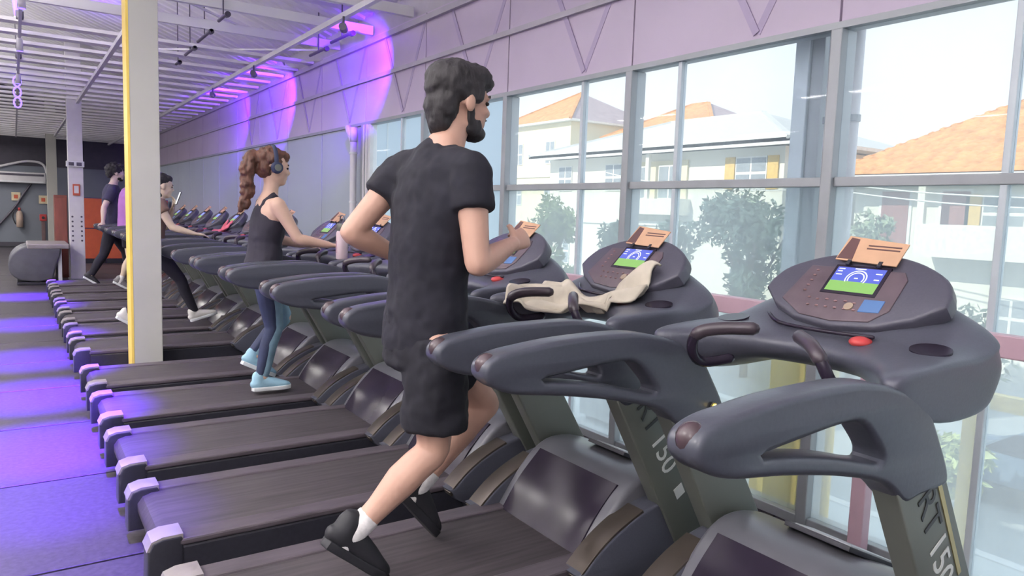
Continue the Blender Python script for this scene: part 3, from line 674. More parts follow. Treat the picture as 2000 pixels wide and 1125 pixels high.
for s_, a in (('R', .42), ('L', .44)):
    s0, e = J['sh'+s_], J['el'+s_]; sweep(bm, [s0.lerp(e, -.02), s0.lerp(e, .2), s0.lerp(e, a)], [.071, .076, .074], V((0, 1, 0)), 16, 1, .1)
    sweep(bm, [loc((1.20, yc, 1.625)), loc((1.195, yc, 1.60)).lerp(s0, .55), s0], [.072, .075, .072], V((1, 0, 0)), 14)
remesh(from_bm('t_shirt', bm, F_blk, P_), .0085, 12, .022, .09)
bm = bmesh.new()
sweep(bm, [loc((1.15, yc, .93)), loc((1.155, yc, 1.02)), loc((1.16, yc, 1.10))], [(.17, .135), (.17, .135), (.16, .125)], V((0, 1, 0)), 20, .3)
for s_ in 'RL':
    h0, kn = J['hp'+s_], J['kn'+s_]; sweep(bm, [h0, h0.lerp(kn, .35), h0.lerp(kn, .80 if s_ == 'R' else .62)], [.102, .112, .112], V((0, 1, 0)), 16, .12)
remesh(from_bm('shorts', bm, F_sho, P_), .0085, 7, .024, .08)
for s_, tw_ in (('R', None), ('L', None)):
    an, kn, to = J['an'+s_], J['kn'+s_], J['to'+s_]; u = (kn-an).normalized()
    bm = bmesh.new(); sweep(bm, [an-u*.05, an, an+u*.075], [.040, .040, .043], V((0, 1, 0)), 14, .3); remesh(from_bm('sock', bm, W_cloth, P_), .008, 3)
    f = (to-an).normalized(); up = f.cross(V((0, 1, 0))).normalized(); up = up if up.dot(u) > 0 else -up
    shoe(P_, an-up*.0, to, up, Sh_blk, Sh_blk, 1.05)

# ---- woman with headphones on the fifth treadmill
P_ = empty('person', (1.36, TY[4], .215)); tag(P_, 'woman in black tank top and blue leggings walking with headphones', 'person')
yc = TY[4]
J = dict(torso=[((1.34, yc, 1.00), .165, .115), ((1.345, yc, 1.06), .155, .108), ((1.36, yc, 1.18), .118, .09), ((1.375, yc, 1.31), .135, .098), ((1.385, yc, 1.40), .145, .095), ((1.385, yc, 1.475), .125, .075), ((1.385, yc, 1.52), .06, .05)],
         head=(1.415, yc, 1.695), shR=(1.395, yc-.15, 1.455), elR=(1.51, yc-.21, 1.235), wrR=(1.715, yc-.22, 1.20), shL=(1.40, yc+.15, 1.455), elL=(1.49, yc+.21, 1.22), wrL=(1.69, yc+.22, 1.175),
         hpR=(1.345, yc-.085, 1.02), knR=(1.40, yc-.09, .65), anR=(1.315, yc-.09, .305), toR=(1.46, yc-.09, .245), hpL=(1.345, yc+.085, 1.02), knL=(1.515, yc+.09, .69), anL=(1.31, yc+.09, .42), toL=(1.36, yc+.09, .30))
for q in J: J[q] = [(loc(c), a, b) for c, a, b in J[q]] if q == 'torso' else loc(J[q])
bd, H = body('walker', J, .88, Matrix.Rotation(math.radians(5), 4, 'Y'), 1.0, S_wom, P_, .008, hands={'R': dict(n=V((0, 0, 1)), t=V((0, 1, 0)), c=.5, s=.85, d=V((1, 0, -.1))), 'L': dict(n=V((0, 0, 1)), t=V((0, -1, 0)), c=.5, s=.85, d=V((1, 0, -.1)))})
eyes(H, 1, P_)
blob('hair', [((-.026, 0, .048), (.100, .086, .085)), ((.036, 0, .075), (.055, .068, .045)), ((-.06, 0, -.01), (.055, .072, .07)), ((-.105, 0, .045), (.055, .045, .05)), ((-.145, 0, .03), (.05, .05, .06)), ((-.165, 0, -.04), (.05, .05, .07)), ((-.160, .005, -.11), (.045, .045, .07)), ((-.150, .01, -.175), (.045, .04, .065)), ((-.16, .01, -.235), (.032, .03, .06)), ((-.185, 0, -.275), (.022, .02, .04))], H, 1, H_br, P_, .009, .035, .035)
bm = bmesh.new()
sweep(bm, [loc((1.345, yc, 1.045)), loc((1.355, yc, 1.12)), loc((1.36, yc, 1.20)), loc((1.375, yc, 1.31)), loc((1.385, yc, 1.39)), loc((1.383, yc, 1.45)), loc((1.38, yc, 1.49))], [(.165, .122), (.15, .112), (.132, .104), (.146, .112), (.135, .105), (.095, .085), (.070, .068)], V((0, 1, 0)), 20, .15)
for q_ in (-1, 1): sweep(bm, [loc((1.325, yc+q_*.062, 1.40)), loc((1.345, yc+q_*.072, 1.47)), loc((1.39, yc+q_*.078, 1.512)), loc((1.435, yc+q_*.072, 1.46)), loc((1.46, yc+q_*.06, 1.39))], [.026, .024, .022, .024, .026], V((0, 1, 0)), 10)
remesh(from_bm('tank_top', bm, F_tank, P_), .009, 4, .012, .08)
bm = bmesh.new(); sweep(bm, [loc((1.34, yc, .95)), loc((1.345, yc, 1.02)), loc((1.35, yc, 1.08))], [(.165, .118), (.17, .12), (.155, .11)], V((0, 1, 0)), 18, .3)
for s_ in 'RL':
    h0, kn, an = J['hp'+s_], J['kn'+s_], J['an'+s_]
    sweep(bm, [h0, h0.lerp(kn, .3), h0.lerp(kn, .7), kn], [.086, .083, .064, .053], V((0, 1, 0)), 14, .3); sweep(bm, [kn, kn.lerp(an, .3)-V((.014, 0, 0)), kn.lerp(an, .7), an+(kn-an)*.08], [.053, .054, .04, .034], V((0, 1, 0)), 14, .3)
lg = remesh(from_bm('leggings', bm, F_leg, P_), .009, 4)
for s_ in 'RL':      # dark stripe down the back of each leg
    bm = bmesh.new(); sg = -1 if s_ == 'R' else 1; h0, kn, an = J['hp'+s_], J['kn'+s_], J['an'+s_]
    sweep(bm, [h0+V((-.025, sg*.012, 0)), h0.lerp(kn, .5)+V((-.022, sg*.010, 0)), kn+V((-.022, sg*.006, 0)), kn.lerp(an, .4)+V((-.03, sg*.006, 0)), an+V((-.012, sg*.003, .04))], [.076, .068, .049, .044, .031], V((0, 1, 0)), 12, .3); remesh(from_bm('legging_panel', bm, F_legd, P_), .009, 3)
shoe(P_, J['anR'], J['toR'], V((0, 0, 1)), Sh_blu, M_sole, .95, .04)
u = V((.45, 0, .9)).normalized(); shoe(P_, J['anL'], J['toL'], u, Sh_blu, M_sole, .95, .04)
hp_ = empty('headphones', V(P_.location)+H.to_translation()); tag(hp_, 'dark over-ear headphones worn by the woman in the black tank top', 'headphones')
bm = bmesh.new(); pts = [V((-.01+.0, .098*math.cos(a), .03+.112*math.sin(a))) for a in [math.pi*i/14 for i in range(15)]]; sweep(bm, pts, [(.014, .007)]*15, V((1, 0, 0)), 10); from_bm('headband', bm, F_legd, hp_, True)
for q in (-1, 1):
    bm = bmesh.new(); cyl(bm, (-.004, q*.080, -.005), (-.004, q*.112, -.005), .040, 20, .034); 
    bevel(bm, .004, 2); e_ = from_bm('ear_cup', bm, F_legd, hp_, True)
    bm = bmesh.new(); bmesh.ops.create_cone(bm, cap_ends=True, segments=20, radius1=.022, radius2=.022, depth=.004, matrix=Matrix.Translation(V((-.004, q*.114, -.005))) @ Matrix.Rotation(math.pi/2, 4, 'X')); from_bm('cup_disc', bm, M_up, e_)

# ---- far man in navy, holding the rail behind
P_ = empty('person', (1.2, TY[12], .215)); tag(P_, 'man in navy t-shirt and black trousers striding on the last treadmill', 'person')
yc = TY[12]
J = dict(torso=[((1.19, yc, 1.02), .155, .115), ((1.195, yc, 1.12), .155, .115), ((1.20, yc, 1.28), .155, .115), ((1.21, yc, 1.42), .175, .118), ((1.215, yc, 1.54), .18, .115), ((1.215, yc, 1.61), .15, .09), ((1.22, yc, 1.66), .08, .065)],
         head=(1.275, yc, 1.845), shR=(1.20, yc-.185, 1.585), elR=(1.08, yc-.26, 1.33), wrR=(1.06, yc-.32, 1.13), shL=(1.22, yc+.185, 1.585), elL=(1.36, yc+.25, 1.35), wrL=(1.55, yc+.30, 1.15),
         hpR=(1.19, yc-.09, 1.04), knR=(1.08, yc-.10, .64), anR=(.90, yc-.09, .32), toR=(1.04, yc-.09, .235), hpL=(1.20, yc+.09, 1.04), knL=(1.39, yc+.10, .67), anL=(1.47, yc+.09, .31), toL=(1.62, yc+.09, .25))
for q in J: J[q] = [(loc(c), a, b) for c, a, b in J[q]] if q == 'torso' else loc(J[q])
bd, H = body('man', J, 1.0, Matrix(), 1.05, S_man, P_, .011)
blob('hair', [((-.030, 0, .055), (.115, .10, .095)), ((.03, 0, .09), (.07, .08, .05)), ((-.085, 0, .0), (.05, .08, .075))], H, 1.05, H_blk, P_, .010, .045, .03)
blob('beard', [((.055, 0, -.095), (.034, .038, .022)), ((.028, .04, -.075), (.03, .016, .028)), ((.028, -.04, -.075), (.03, .016, .028))], H, 1.05, H_blk, P_, .008, .006, .02)
def tee(J, m, sl=.55, z0=.06, w_=0):
    bm = bmesh.new(); t_ = J['torso']; sweep(bm, [t[0] for t in t_[:-1]]+[V(t_[-1][0])+V((0, 0, .005))], [(t[1]+.018+w_, t[2]+.018+w_) for t in t_[:-1]]+[(t_[-1][1]+.02, t_[-1][2]+.018)], V((0, 1, 0)), 18, .2)
    for s_ in 'RL':
        s0, e = J['sh'+s_], J['el'+s_]; sweep(bm, [s0, s0.lerp(e, .2), s0.lerp(e, sl)], [.070, .072, .071], V((0, 1, 0)), 12, 1, .12); sweep(bm, [V(t_[-1][0])-V((0, 0, .05)), V(t_[-1][0]).lerp(s0, .5)-V((0, 0, .02)), s0], [.06, .07, .07], V((1, 0, 0)), 12)
    return remesh(from_bm('t_shirt', bm, m, P_), .012, 4, .012, .1)
def pants(J, m, r=1.12, name='trousers', end=.06):
    bm = bmesh.new(); t_ = J['torso']; sweep(bm, [V(t_[0][0])-V((0, 0, .06)), t_[0][0], t_[1][0]], [(t_[0][1]*1.06, t_[0][2]*1.06)]*3, V((0, 1, 0)), 16, .3)
    for s_ in 'RL':
        h0, kn, an = J['hp'+s_], J['kn'+s_], J['an'+s_]
        sweep(bm, [h0, h0.lerp(kn, .5), kn], [.088*r, .078*r, .058*r], V((0, 1, 0)), 12, .3); sweep(bm, [kn, kn.lerp(an, .35)-V((.01, 0, 0)), an+(kn-an)*end], [.058*r, .058*r, .042*r], V((0, 1, 0)), 12, .3)
    return remesh(from_bm(name, bm, m, P_), .012, 4)
tee(J, F_navy, .62); pants(J, F_pant)
u = V((.55, 0, .84)).normalized(); shoe(P_, J['anR'], J['toR'], u, Sh_blk, M_sole, 1.0); shoe(P_, J['anL'], J['toL'], V((-.1, 0, 1)).normalized(), Sh_blk, M_sole, 1.0)

# ---- walker in purple mostly hidden by the column
P_ = empty('person', (1.42, TY[11], .215)); tag(P_, 'walker in a purple top mostly hidden behind the cream column', 'person')
yc = TY[11]
J = dict(torso=[((1.38, yc, 1.02), .155, .11), ((1.385, yc, 1.12), .15, .11), ((1.39, yc, 1.26), .14, .105), ((1.395, yc, 1.39), .155, .11), ((1.40, yc, 1.50), .155, .10), ((1.40, yc, 1.56), .12, .08), ((1.40, yc, 1.60), .06, .055)],
         head=(1.44, yc, 1.765), shR=(1.40, yc-.165, 1.53), elR=(1.43, yc-.21, 1.26), wrR=(1.62, yc-.22, 1.17), shL=(1.40, yc+.165, 1.53), elL=(1.44, yc+.21, 1.26), wrL=(1.62, yc+.22, 1.17),
         hpR=(1.38, yc-.085, 1.03), knR=(1.40, yc-.09, .64), anR=(1.27, yc-.09, .33), toR=(1.38, yc-.09, .25), hpL=(1.38, yc+.085, 1.03), knL=(1.55, yc+.09, .68), anL=(1.62, yc+.09, .31), toL=(1.77, yc+.09, .25))
OFFX = V((-.075, 0, 0)); J['head'] = V(J['head'])+V((.07, 0, 0))
for q in J: J[q] = [(loc(c)+OFFX, a, b) for c, a, b in J[q]] if q == 'torso' else loc(J[q])+OFFX
bd, H = body('walker2', J, .92, Matrix(), 1.0, S_cap, P_, .011)
blob('hair', [((-.028, 0, .05), (.10, .086, .085)), ((-.065, 0, -.03), (.05, .07, .08))], H, 1.0, H_dk, P_, .010, .02, .03)
tee(J, F_purp, .5)
bm = bmesh.new(); t_ = J['torso']; sweep(bm, [V(t_[0][0])-V((0, 0, .06)), t_[0][0], t_[1][0]], [(.165, .12)]*3, V((0, 1, 0)), 16, .3)
for s_ in 'RL': sweep(bm, [J['hp'+s_], J['hp'+s_].lerp(J['kn'+s_], .6)], [.095, .09], V((0, 1, 0)), 12, .2)
remesh(from_bm('shorts', bm, F_pant, P_), .012, 4)
for s_ in 'RL':
    an, kn = J['an'+s_], J['kn'+s_]; u = (kn-an).normalized(); bm = bmesh.new(); sweep(bm, [an-u*.04, an+u*.07], [.04, .042], V((0, 1, 0)), 12, .3); remesh(from_bm('sock', bm, W_cloth, P_), .010, 3)
shoe(P_, J['anR'], J['toR'], V((.5, 0, .86)).normalized(), Sh_gry, M_sole, 1.0); shoe(P_, J['anL'], J['toL'], V((0, 0, 1)), Sh_gry, M_sole, 1.0)

# ---- woman looking at her phone, half behind the column
P_ = empty('person', (1.25, TY[7], .215)); tag(P_, 'woman in brown top holding up a phone beside the cream column', 'person')
yc = TY[7]
J = dict(torso=[((1.14, yc, .98), .155, .11), ((1.145, yc, 1.06), .15, .108), ((1.16, yc, 1.17), .128, .098), ((1.18, yc, 1.28), .14, .102), ((1.20, yc, 1.37), .145, .095), ((1.21, yc, 1.43), .115, .075), ((1.215, yc, 1.47), .06, .055)],
         head=(1.262, yc, 1.60), shR=(1.205, yc-.15, 1.40), elR=(1.31, yc-.20, 1.20), wrR=(1.50, yc-.26, 1.145), shL=(1.21, yc+.15, 1.40), elL=(1.30, yc+.15, 1.19), wrL=(1.36, yc+.05, 1.385),
         hpR=(1.14, yc-.085, 1.0), knR=(1.40, yc-.09, .68), anR=(1.535, yc-.09, .335), toR=(1.68, yc-.09, .32), hpL=(1.14, yc+.085, 1.0), knL=(1.12, yc+.09, .62), anL=(.93, yc+.09, .32), toL=(1.05, yc+.09, .235))
OFFX = V((-.045, 0, 0))
for q in J: J[q] = [(loc(c)+OFFX, a, b) for c, a, b in J[q]] if q == 'torso' else loc(J[q])+OFFX
bd, H = body('phone_woman', J, .88, Matrix.Rotation(math.radians(8), 4, 'Y'), .98, S_cap, P_, .010, hands={'R': dict(n=V((0, 0, 1)), t=V((0, 1, 0)), c=.3, s=.9, d=V((1, 0, -.15))), 'L': dict(n=V((.9, 0, -.2)), t=V((0, -1, .2)), c=.9, s=.9, d=V((.15, -.1, 1)))})
eyes(H, .98, P_)
blob('hair', [((-.028, 0, .05), (.098, .084, .082)), ((.03, 0, .075), (.055, .065, .042)), ((-.06, 0, -.01), (.05, .07, .07)), ((-.03, 0, -.10), (.05, .06, .05))], H, .98, H_blk, P_, .010, .012, .03)
tee(J, F_brn, .30); pants(J, F_pant, .98, 'leggings')
shoe(P_, J['anR'], J['toR'], V((-.28, 0, .96)).normalized(), Sh_wht, M_sole, 1.0); shoe(P_, J['anL'], J['toL'], V((.55, 0, .84)).normalized(), Sh_wht, M_sole, 1.0)
ph = empty('phone', (1.362, yc+.02, 1.485)); tag(ph, 'slim phone held up by the woman in the brown top', 'phone'); ph.rotation_euler = (0, math.radians(20), 0)
bx('case', -.004, .004, -.036, .036, -.07, .07, M_black, ph, .003); bx('screen', -.0055, -.004, -.032, .032, -.064, .064, M_wht, ph)

# ---- drinking bottle on the console of the fifth treadmill
bt = empty('bottle', (1.765, TY[4]-.315, SURF(1.765, -.315)+.001)); tag(bt, 'pale pink drinking bottle with grey lid and loop handle', 'bottle')
def lathe(name, prof, m, par, n=20):
    bm = bmesh.new(); R = [[bm.verts.new((r*math.cos(2*math.pi*k/n), r*math.sin(2*math.pi*k/n), z)) for k in range(n)] for r, z in prof]
    for a, b in zip(R, R[1:]):
        for k in range(n): bm.faces.new((a[k], a[(k+1) % n], b[(k+1) % n], b[k]))
    bm.faces.new(R[0]); bm.faces.new(R[-1]); return from_bm(name, bm, m, par, True)
lathe('flask', [(.033, 0), (.038, .004), (.038, .16), (.036, .175), (.030, .185)], mat('pale_pink_coat', (.80, .62, .66), .4, var=.04), bt); lathe('lid', [(.030, .183), (.036, .187), (.036, .225), (.032, .232)], M_up, bt)
bm = bmesh.new(); pts = spline([(0, -.033, .215), (0, -.036, .255), (0, -.025, .28), (0, 0, .285), (0, .025, .28), (0, .036, .255), (0, .033, .215)], 4); sweep(bm, pts, [.004]*len(pts), V((1, 0, 0)), 8); from_bm('loop_handle', bm, M_tubed, bt, True)
bm = bmesh.new(); box(bm, -.0395, -.037, -.006, .006, .04, .12); from_bm('logo_stripe', bm, mat('pink_print', (.5, .3, .36), .5), bt)

# added glowing bead as a sun glint at the first pair of uprights
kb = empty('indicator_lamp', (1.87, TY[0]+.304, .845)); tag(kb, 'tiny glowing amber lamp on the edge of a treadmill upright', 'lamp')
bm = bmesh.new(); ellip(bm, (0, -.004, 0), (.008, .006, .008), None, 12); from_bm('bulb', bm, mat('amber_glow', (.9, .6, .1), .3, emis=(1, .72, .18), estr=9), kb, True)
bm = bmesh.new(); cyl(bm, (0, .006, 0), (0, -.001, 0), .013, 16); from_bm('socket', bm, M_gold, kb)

# ============================================================ FAR END OF THE HALL
ac = empty('air_conditioner', (.25, YB-.02, 2.0)); tag(ac, 'white split air conditioner high on the slate back wall', 'air conditioner')
bx('casing', -.85, .55, -.24, 0, -.16, .16, M_white, ac, .03, 3); bx('grille', -.80, .50, -.245, -.238, .05, .11, M_tubed, ac); bx('louvre', -.8, .5, -.25, -.2, -.15, -.10, M_pale, ac, .01)
pts = spline([(-.8, -.06, .22), (-.3, -.06, .38), (.1, -.06, .48), (.45, -.06, .44), (.56, -.06, .25), (.56, -.06, .0)], 6); bm = bmesh.new(); sweep(bm, pts, [.035]*len(pts), V((0, 1, 0)), 10); from_bm('drain_hose', bm, M_white, ac, True)
fe = empty('fire_extinguisher', (.12, YB-.12, .85)); tag(fe, 'fire extinguisher with pale body hung on the slate back wall', 'fire extinguisher')
lathe('cylinder', [(.06, -.3), (.085, -.28), (.085, .08), (.06, .16), (.03, .19)], mat('extinguisher_paint', (.55, .42, .34), .4, var=.25, scale=4), fe); lathe('valve', [(.03, .19), (.035, .26), (.02, .28)], M_red, fe)
bm = bmesh.new(); pts = spline([(.02, 0, .24), (-.12, -.02, .2), (-.16, -.02, .0), (-.10, -.03, -.2)], 5); sweep(bm, pts, [.016]*len(pts), V((0, 1, 0)), 8); from_bm('hose', bm, M_black, fe, True); bx('wall_bracket', -.1, .1, .08, .12, -.1, .0, M_mull, fe)
for x, z, lb in ((.05, 1.45, 'small cream sign above the fire extinguisher'), (.72, 1.38, 'small cream square sign beside the far column')):
    s = empty('wall_sign', (x, YB-.025, z)); tag(s, lb, 'sign', 'cream safety signs on the back wall'); bx('plate', -.11, .11, -.01, 0, -.12, .12, mat('cream_sign', (.72, .62, .42), .5), s); bx('symbol', -.05, .05, -.013, -.01, -.06, .05, mat('sign_red', (.6, .12, .06), .5), s)
hr = empty('alarm_post', (.70, YB-.15, 0)); tag(hr, 'red alarm call point on a brown post by the back wall', 'alarm'); bx('post', -.05, .05, -.04, .04, 0, .75, mat('brown_post', (.16, .10, .10), .5), hr, .01); bx('call_box', -.09, .09, -.09, .0, .75, .95, M_red, hr, .02); bm = bmesh.new(); cyl(bm, (0, -.09, .85), (0, -.11, .85), .04); from_bm('button', bm, M_black, hr)
bm = bmesh.new(); pts = spline([(.50, YB-.05, 1.95), (.25, YB-.05, 1.55), (-.05, YB-.05, 1.05), (-.6, YB-.05, .35)], 5); sweep(bm, pts, [.03]*len(pts), V((0, 1, 0)), 8)
o = from_bm('conduit', bm, M_tubed, None, True); tag(o, 'dark cable conduit running diagonally down the slate back wall', 'conduit')
# lockers
M_or = mat('orange_locker', (.62, .12, .05), .45, var=.06); M_lp = mat('violet_locker_side', (.10, .07, .20), .5)
for j, x in enumerate((1.48, 1.92, 2.36, 2.80)):
    lk = empty('locker', (x, 19.0, 0)); tag(lk, ['leftmost orange locker with violet side next to the white column', 'second orange locker from the white column', 'third orange locker from the white column', 'orange locker nearest the grey wall panels'][j], 'locker', 'orange lockers at the far end')
    bx('body', -.215, .215, .02, .5, 0, 1.48, M_lp, lk, .006); bx('plinth', -.21, .21, 0, .02, 0, .10, M_black, lk)
    for z0, z1 in ((.11, .78), (.80, 1.46)):
        d_ = bx('door', -.205, .205, -.01, .02, z0, z1, M_or, lk, .006); bx('handle', .14, .16, -.025, -.01, (z0+z1)/2-.05, (z0+z1)/2+.05, M_mull, d_)
bx('side_panel', -.245, -.215, 0, .5, 0, 1.5, M_lp, bpy.data.objects['locker'])
bc = empty('brown_cabinet', (.70, 15.75, 0)); tag(bc, 'tall narrow reddish brown cabinet behind the white column', 'cabinet'); bx('body', -.10, .10, -.1, .3, 0, 1.5, mat('brown_wood', (.20, .055, .04), .5, var=.25, stretch=(1, 1, .2)), bc, .006); bx('door', -.09, .09, -.115, -.1, .05, 1.45, mat('brown_wood_door', (.23, .065, .05), .5, var=.25, stretch=(1, 1, .2)), bc, .004)
# padded roller bench
dr = empty('roller_bench', (.20, 14.95, 0)); tag(dr, 'dark grey padded roller machine with a flat top beside the last treadmill', 'machine')
M_pad = mat('grey_pad', (.10, .10, .12), .55)
prof = [(p.x, p.y) for p in spline([(.42, .62), (.1, .66), (-.12, .62), (-.26, .50), (-.31, .34), (-.27, .18), (-.15, .08)], 4)]+[(.10, .05), (.3, .10), (.35, .3), (.42, .52)]
for q, yy in enumerate((-.45, -.15, .15, .45)): shift(plate('drum_segment', [(a, b+.0) for a, b in prof], [], .14, .03, M_pad, dr), (0, yy, 0))
bx('top_board', -.05, .55, -.6, .6, .60, .68, mat('top_board', (.32, .29, .29), .4), dr, .02); bx('leg', .38, .44, -.5, .5, 0, .60, M_pale, dr, .01); bx('floor_foot', -.2, .4, -.55, .55, 0, .05, M_black, dr, .01)

# ============================================================ LAMPS
M_led = mat('white_led', (.8, .8, .8), .4, emis=(1, .97, .95), estr=3)
PUR = (.17, .012, 1.0); PURF = (.115, .003, 1.0)
M_pled = mat('violet_led', (.2, .1, .6), .4, emis=(.16, .10, 1.0), estr=4)
n_ = 0
for x in (-4.4, -1.6):  # unseen lamps added to fill the room and ceiling with white light
    for i in range(9):
        y = -1.5+3.2*i
        lp = empty('pendant_lamp', (x, y, 2.95)); tag(lp, 'white linear pendant lamp, %s from the front wall in the row %s' % (('first', 'second', 'third', 'fourth', 'fifth', 'sixth', 'seventh', 'eighth', 'ninth')[i], 'nearer the treadmills' if x > -3 else 'nearer the left wall'), 'lamp', 'white linear pendant lamps')
        bx('housing', -.07, .07, -.65, .65, 0, .05, M_white, lp, .008); bx('diffuser', -.06, .06, -.63, .63, -.012, 0, M_led, lp); bx('uplight', -.05, .05, -.6, .6, .05, .056, M_led, lp)  # housing and light faces of the added fill lamp
        for yy in (-.5, .5): bx('cord', -.004, .004, yy-.004, yy+.004, .05, ZLAT-2.95, M_black, lp)
        area_light('lamp_light', (x, y, 2.93), (0, 0, -1), .12, 1.2, 52, (1, .96, .92)); area_light('lamp_light', (x, y, 3.02), (0, 0, 1), .1, 1.2, 200 if i < 4 else 32, (1, .96, .95))
for i, y in enumerate((3.05, 3.95, 4.78, 6.15, 7.6, 9.8, 12.6)):
    lp = empty('violet_spot_lamp', (.10, y, 3.02)); tag(lp, 'small violet spot lamp under the ceiling above the aisle, number %d from the camera' % (i+1) if False else ['nearest violet spot lamp above the aisle', 'violet spot lamp above the aisle beside the runner', 'violet spot lamp above the aisle beside the woman with headphones', 'violet spot lamp above the aisle beside the cream column', 'violet spot lamp above the aisle just past the cream column', 'violet spot lamp above the aisle next to the far treadmills', 'violet spot lamp above the end of the treadmill row'][i], 'lamp', 'violet spot lamps over the aisle')
    lathe('can', [(.02, .14), (.03, .12), (.032, 0), (.03, 0)], M_white, lp); lathe('lens', [(.0285, .006), (.028, -.004), (.01, -.006)], M_pled, lp)
    area_light('violet_light', (.10, y, 3.0), (0, .05, -1), 0, 0, (1800, 4200, 12000, 10500, 6500, 6000, 6000)[i], PURF, None, 27, 1, .06)
for j, (y, ty, pw) in enumerate(((6.3, 7.5, 330), (9.2, 10.6, 420), (11.4, 13.0, 260))):
    lp = empty('violet_flood_lamp', (2.42, y, 3.0)); tag(lp, ['nearest violet flood lamp aimed at the soffit', 'middle violet flood lamp aimed at the soffit', 'farthest violet flood lamp aimed at the soffit'][j], 'lamp', 'violet flood lamps on the long beam')
    d_ = V((XW, ty, 2.85))-V((2.42, y, 3.0)); bm = bmesh.new(); cyl(bm, -d_.normalized()*.05, d_.normalized()*.03, .035, 14); from_bm('can', bm, M_tubed, lp)
    bm = bmesh.new(); cyl(bm, d_.normalized()*.03, d_.normalized()*.034, .03, 14); from_bm('lens', bm, M_pled, lp); bx('bracket', -.008, .008, -.008, .008, .03, ZLAT-3.05, M_tubed, lp)
    area_light('violet_light', V((2.42, y, 3.0))+d_.normalized()*.05, d_, 0, 0, pw, PUR, None, 62, .5, .03)
for j, (x, y) in enumerate(((.10, 8.9), (.10, 11.4))):
    lp = empty('violet_uplight', (x, y, ZLAT+.05)); tag(lp, ['nearer violet uplight on the white lamp track', 'farther violet uplight on the white lamp track'][j], 'lamp', 'violet uplights on the lamp track')
    lathe('can', [(.03, -.02), (.035, 0), (.035, .06), (.03, .06)], M_tubed, lp); lathe('lens', [(.028, .058), (.027, .064), (.01, .066)], M_pled, lp)
    area_light('violet_light', (x, y, ZLAT+.13), (.25, .3, 1), 0, 0, 260, PUR, None, 100, .8, .04)
# hanging violet neon ornaments seen at top left
for y, x, z, nb, lb in ((13.0, .085, 3.10, 3, 'violet neon ring ornament hanging far down the hall'), (9.3, .075, 3.40, 1, 'bright blue tube lamp hanging at top left')):
    nn = empty('neon_pendant', (x, y, z)); tag(nn, lb, 'lamp')
    if nb == 3:
        for q in range(3):
            bm = bmesh.new(); pts = [V((.045*math.cos(a), 0, .07*math.sin(a)-q*.15)) for a in [2*math.pi*i/16 for i in range(17)]]; sweep(bm, pts, [.011]*17, V((0, 1, 0)), 8, 0); from_bm('neon_ring', bm, M_pled, nn, True)
    else:
        lathe('tube', [(.015, -.12), (.022, -.08), (.036, .08), (.036, .14)], M_pled, nn); bm = bmesh.new(); cyl(bm, (0, 0, -.16), (0, 0, -.12), .02, 12); from_bm('tip', bm, M_led, nn)
    bx('cord', -.004, .004, -.004, .004, .08, 1.2, M_tubed, nn)

# ============================================================ OUTSIDE
GZ = -3.3
M_asph = mat('pale_asphalt', (.42, .45, .47), .9, var=.08, scale=2); M_pav = mat('pale_pavement', (.60, .63, .64), .85, var=.06, scale=2)
bm = bmesh.new(); box(bm, XW+.2, 90, -60, 110, GZ-.2, GZ); g = from_bm('ground_outside', bm, M_asph); struct(g)
pv = struct(bx('pavement', XW+.25, 11.2, -30, 60, GZ, GZ+.12, M_pav))
y = -4.0
sl = bmesh.new(); box(sl, 0, 1.9, 0, 1.47, 0, .03); bevel(sl, .008, 1); sme = bpy.data.meshes.new('paving_slab'); sl.to_mesh(sme); sl.free(); sme.materials.append(M_pav)
for i in range(4):
    for j in range(12):
        o = bpy.data.objects.new('paving_slab', sme); C.objects.link(o); o.parent = pv; o.location = (XW+.35+1.93*i, -3+1.5*j, GZ+.12)
bx('kerb', 11.2, 11.4, -30, 60, GZ, GZ+.14, M_pale, pv)
struct(bx('wall_below', XW+.02, XW+.12, YF, YB, GZ, -.02, M_plast))
# pale canopy roof of the entrance below, with cabinet and grille
cp = empty('entrance_canopy', (5.2, 6.2, -.75)); tag(cp, 'white entrance canopy roof just outside and below the windows', 'canopy')
M_can = mat('canopy_white', (.72, .75, .74), .7, var=.04)
bx('slab', -1.7, 1.2, -2.3, 5.5, -.18, 0, M_can, cp, .01); bx('parapet', 1.05, 1.2, -2.3, 5.5, 0, .30, M_can, cp, .01); bx('parapet', -1.7, 1.05, -2.3, -2.15, 0, .18, M_can, cp, .01)
for yy in (-2.2, 5.3): bx('post', .95, 1.1, yy, yy+.15, GZ+.75, -.18, M_can, cp)
cb = empty('condenser_unit', (5.35, 5.6, -.75)); tag(cb, 'grey condenser box standing on the white canopy outside', 'air conditioner'); bx('casing', -.3, .3, -.45, .45, .05, .62, mat('condenser_grey', (.45, .48, .48), .5), cb, .02)
for yy in (-.35, .35): bx('foot', -.25, .25, yy-.03, yy+.03, 0, .05, M_tubed, cb)
for z in [.12+.07*i for i in range(7)]: bx('slat', -.315, -.30, -.38, .38, z, z+.03, M_mull, cb)
vg = empty('roof_grille', (4.35, 4.9, -.75)); tag(vg, 'white slotted grille lying on the canopy outside', 'grille'); bx('frame', -.35, .35, -.5, .5, 0, .03, M_white, vg, .006)
for yy in [-.44+.11*i for i in range(9)]:
    for x in (-.3, -.12, .06, .22): bx('bar', x, x+.10, yy, yy+.05, .03, .05, M_pale, vg)
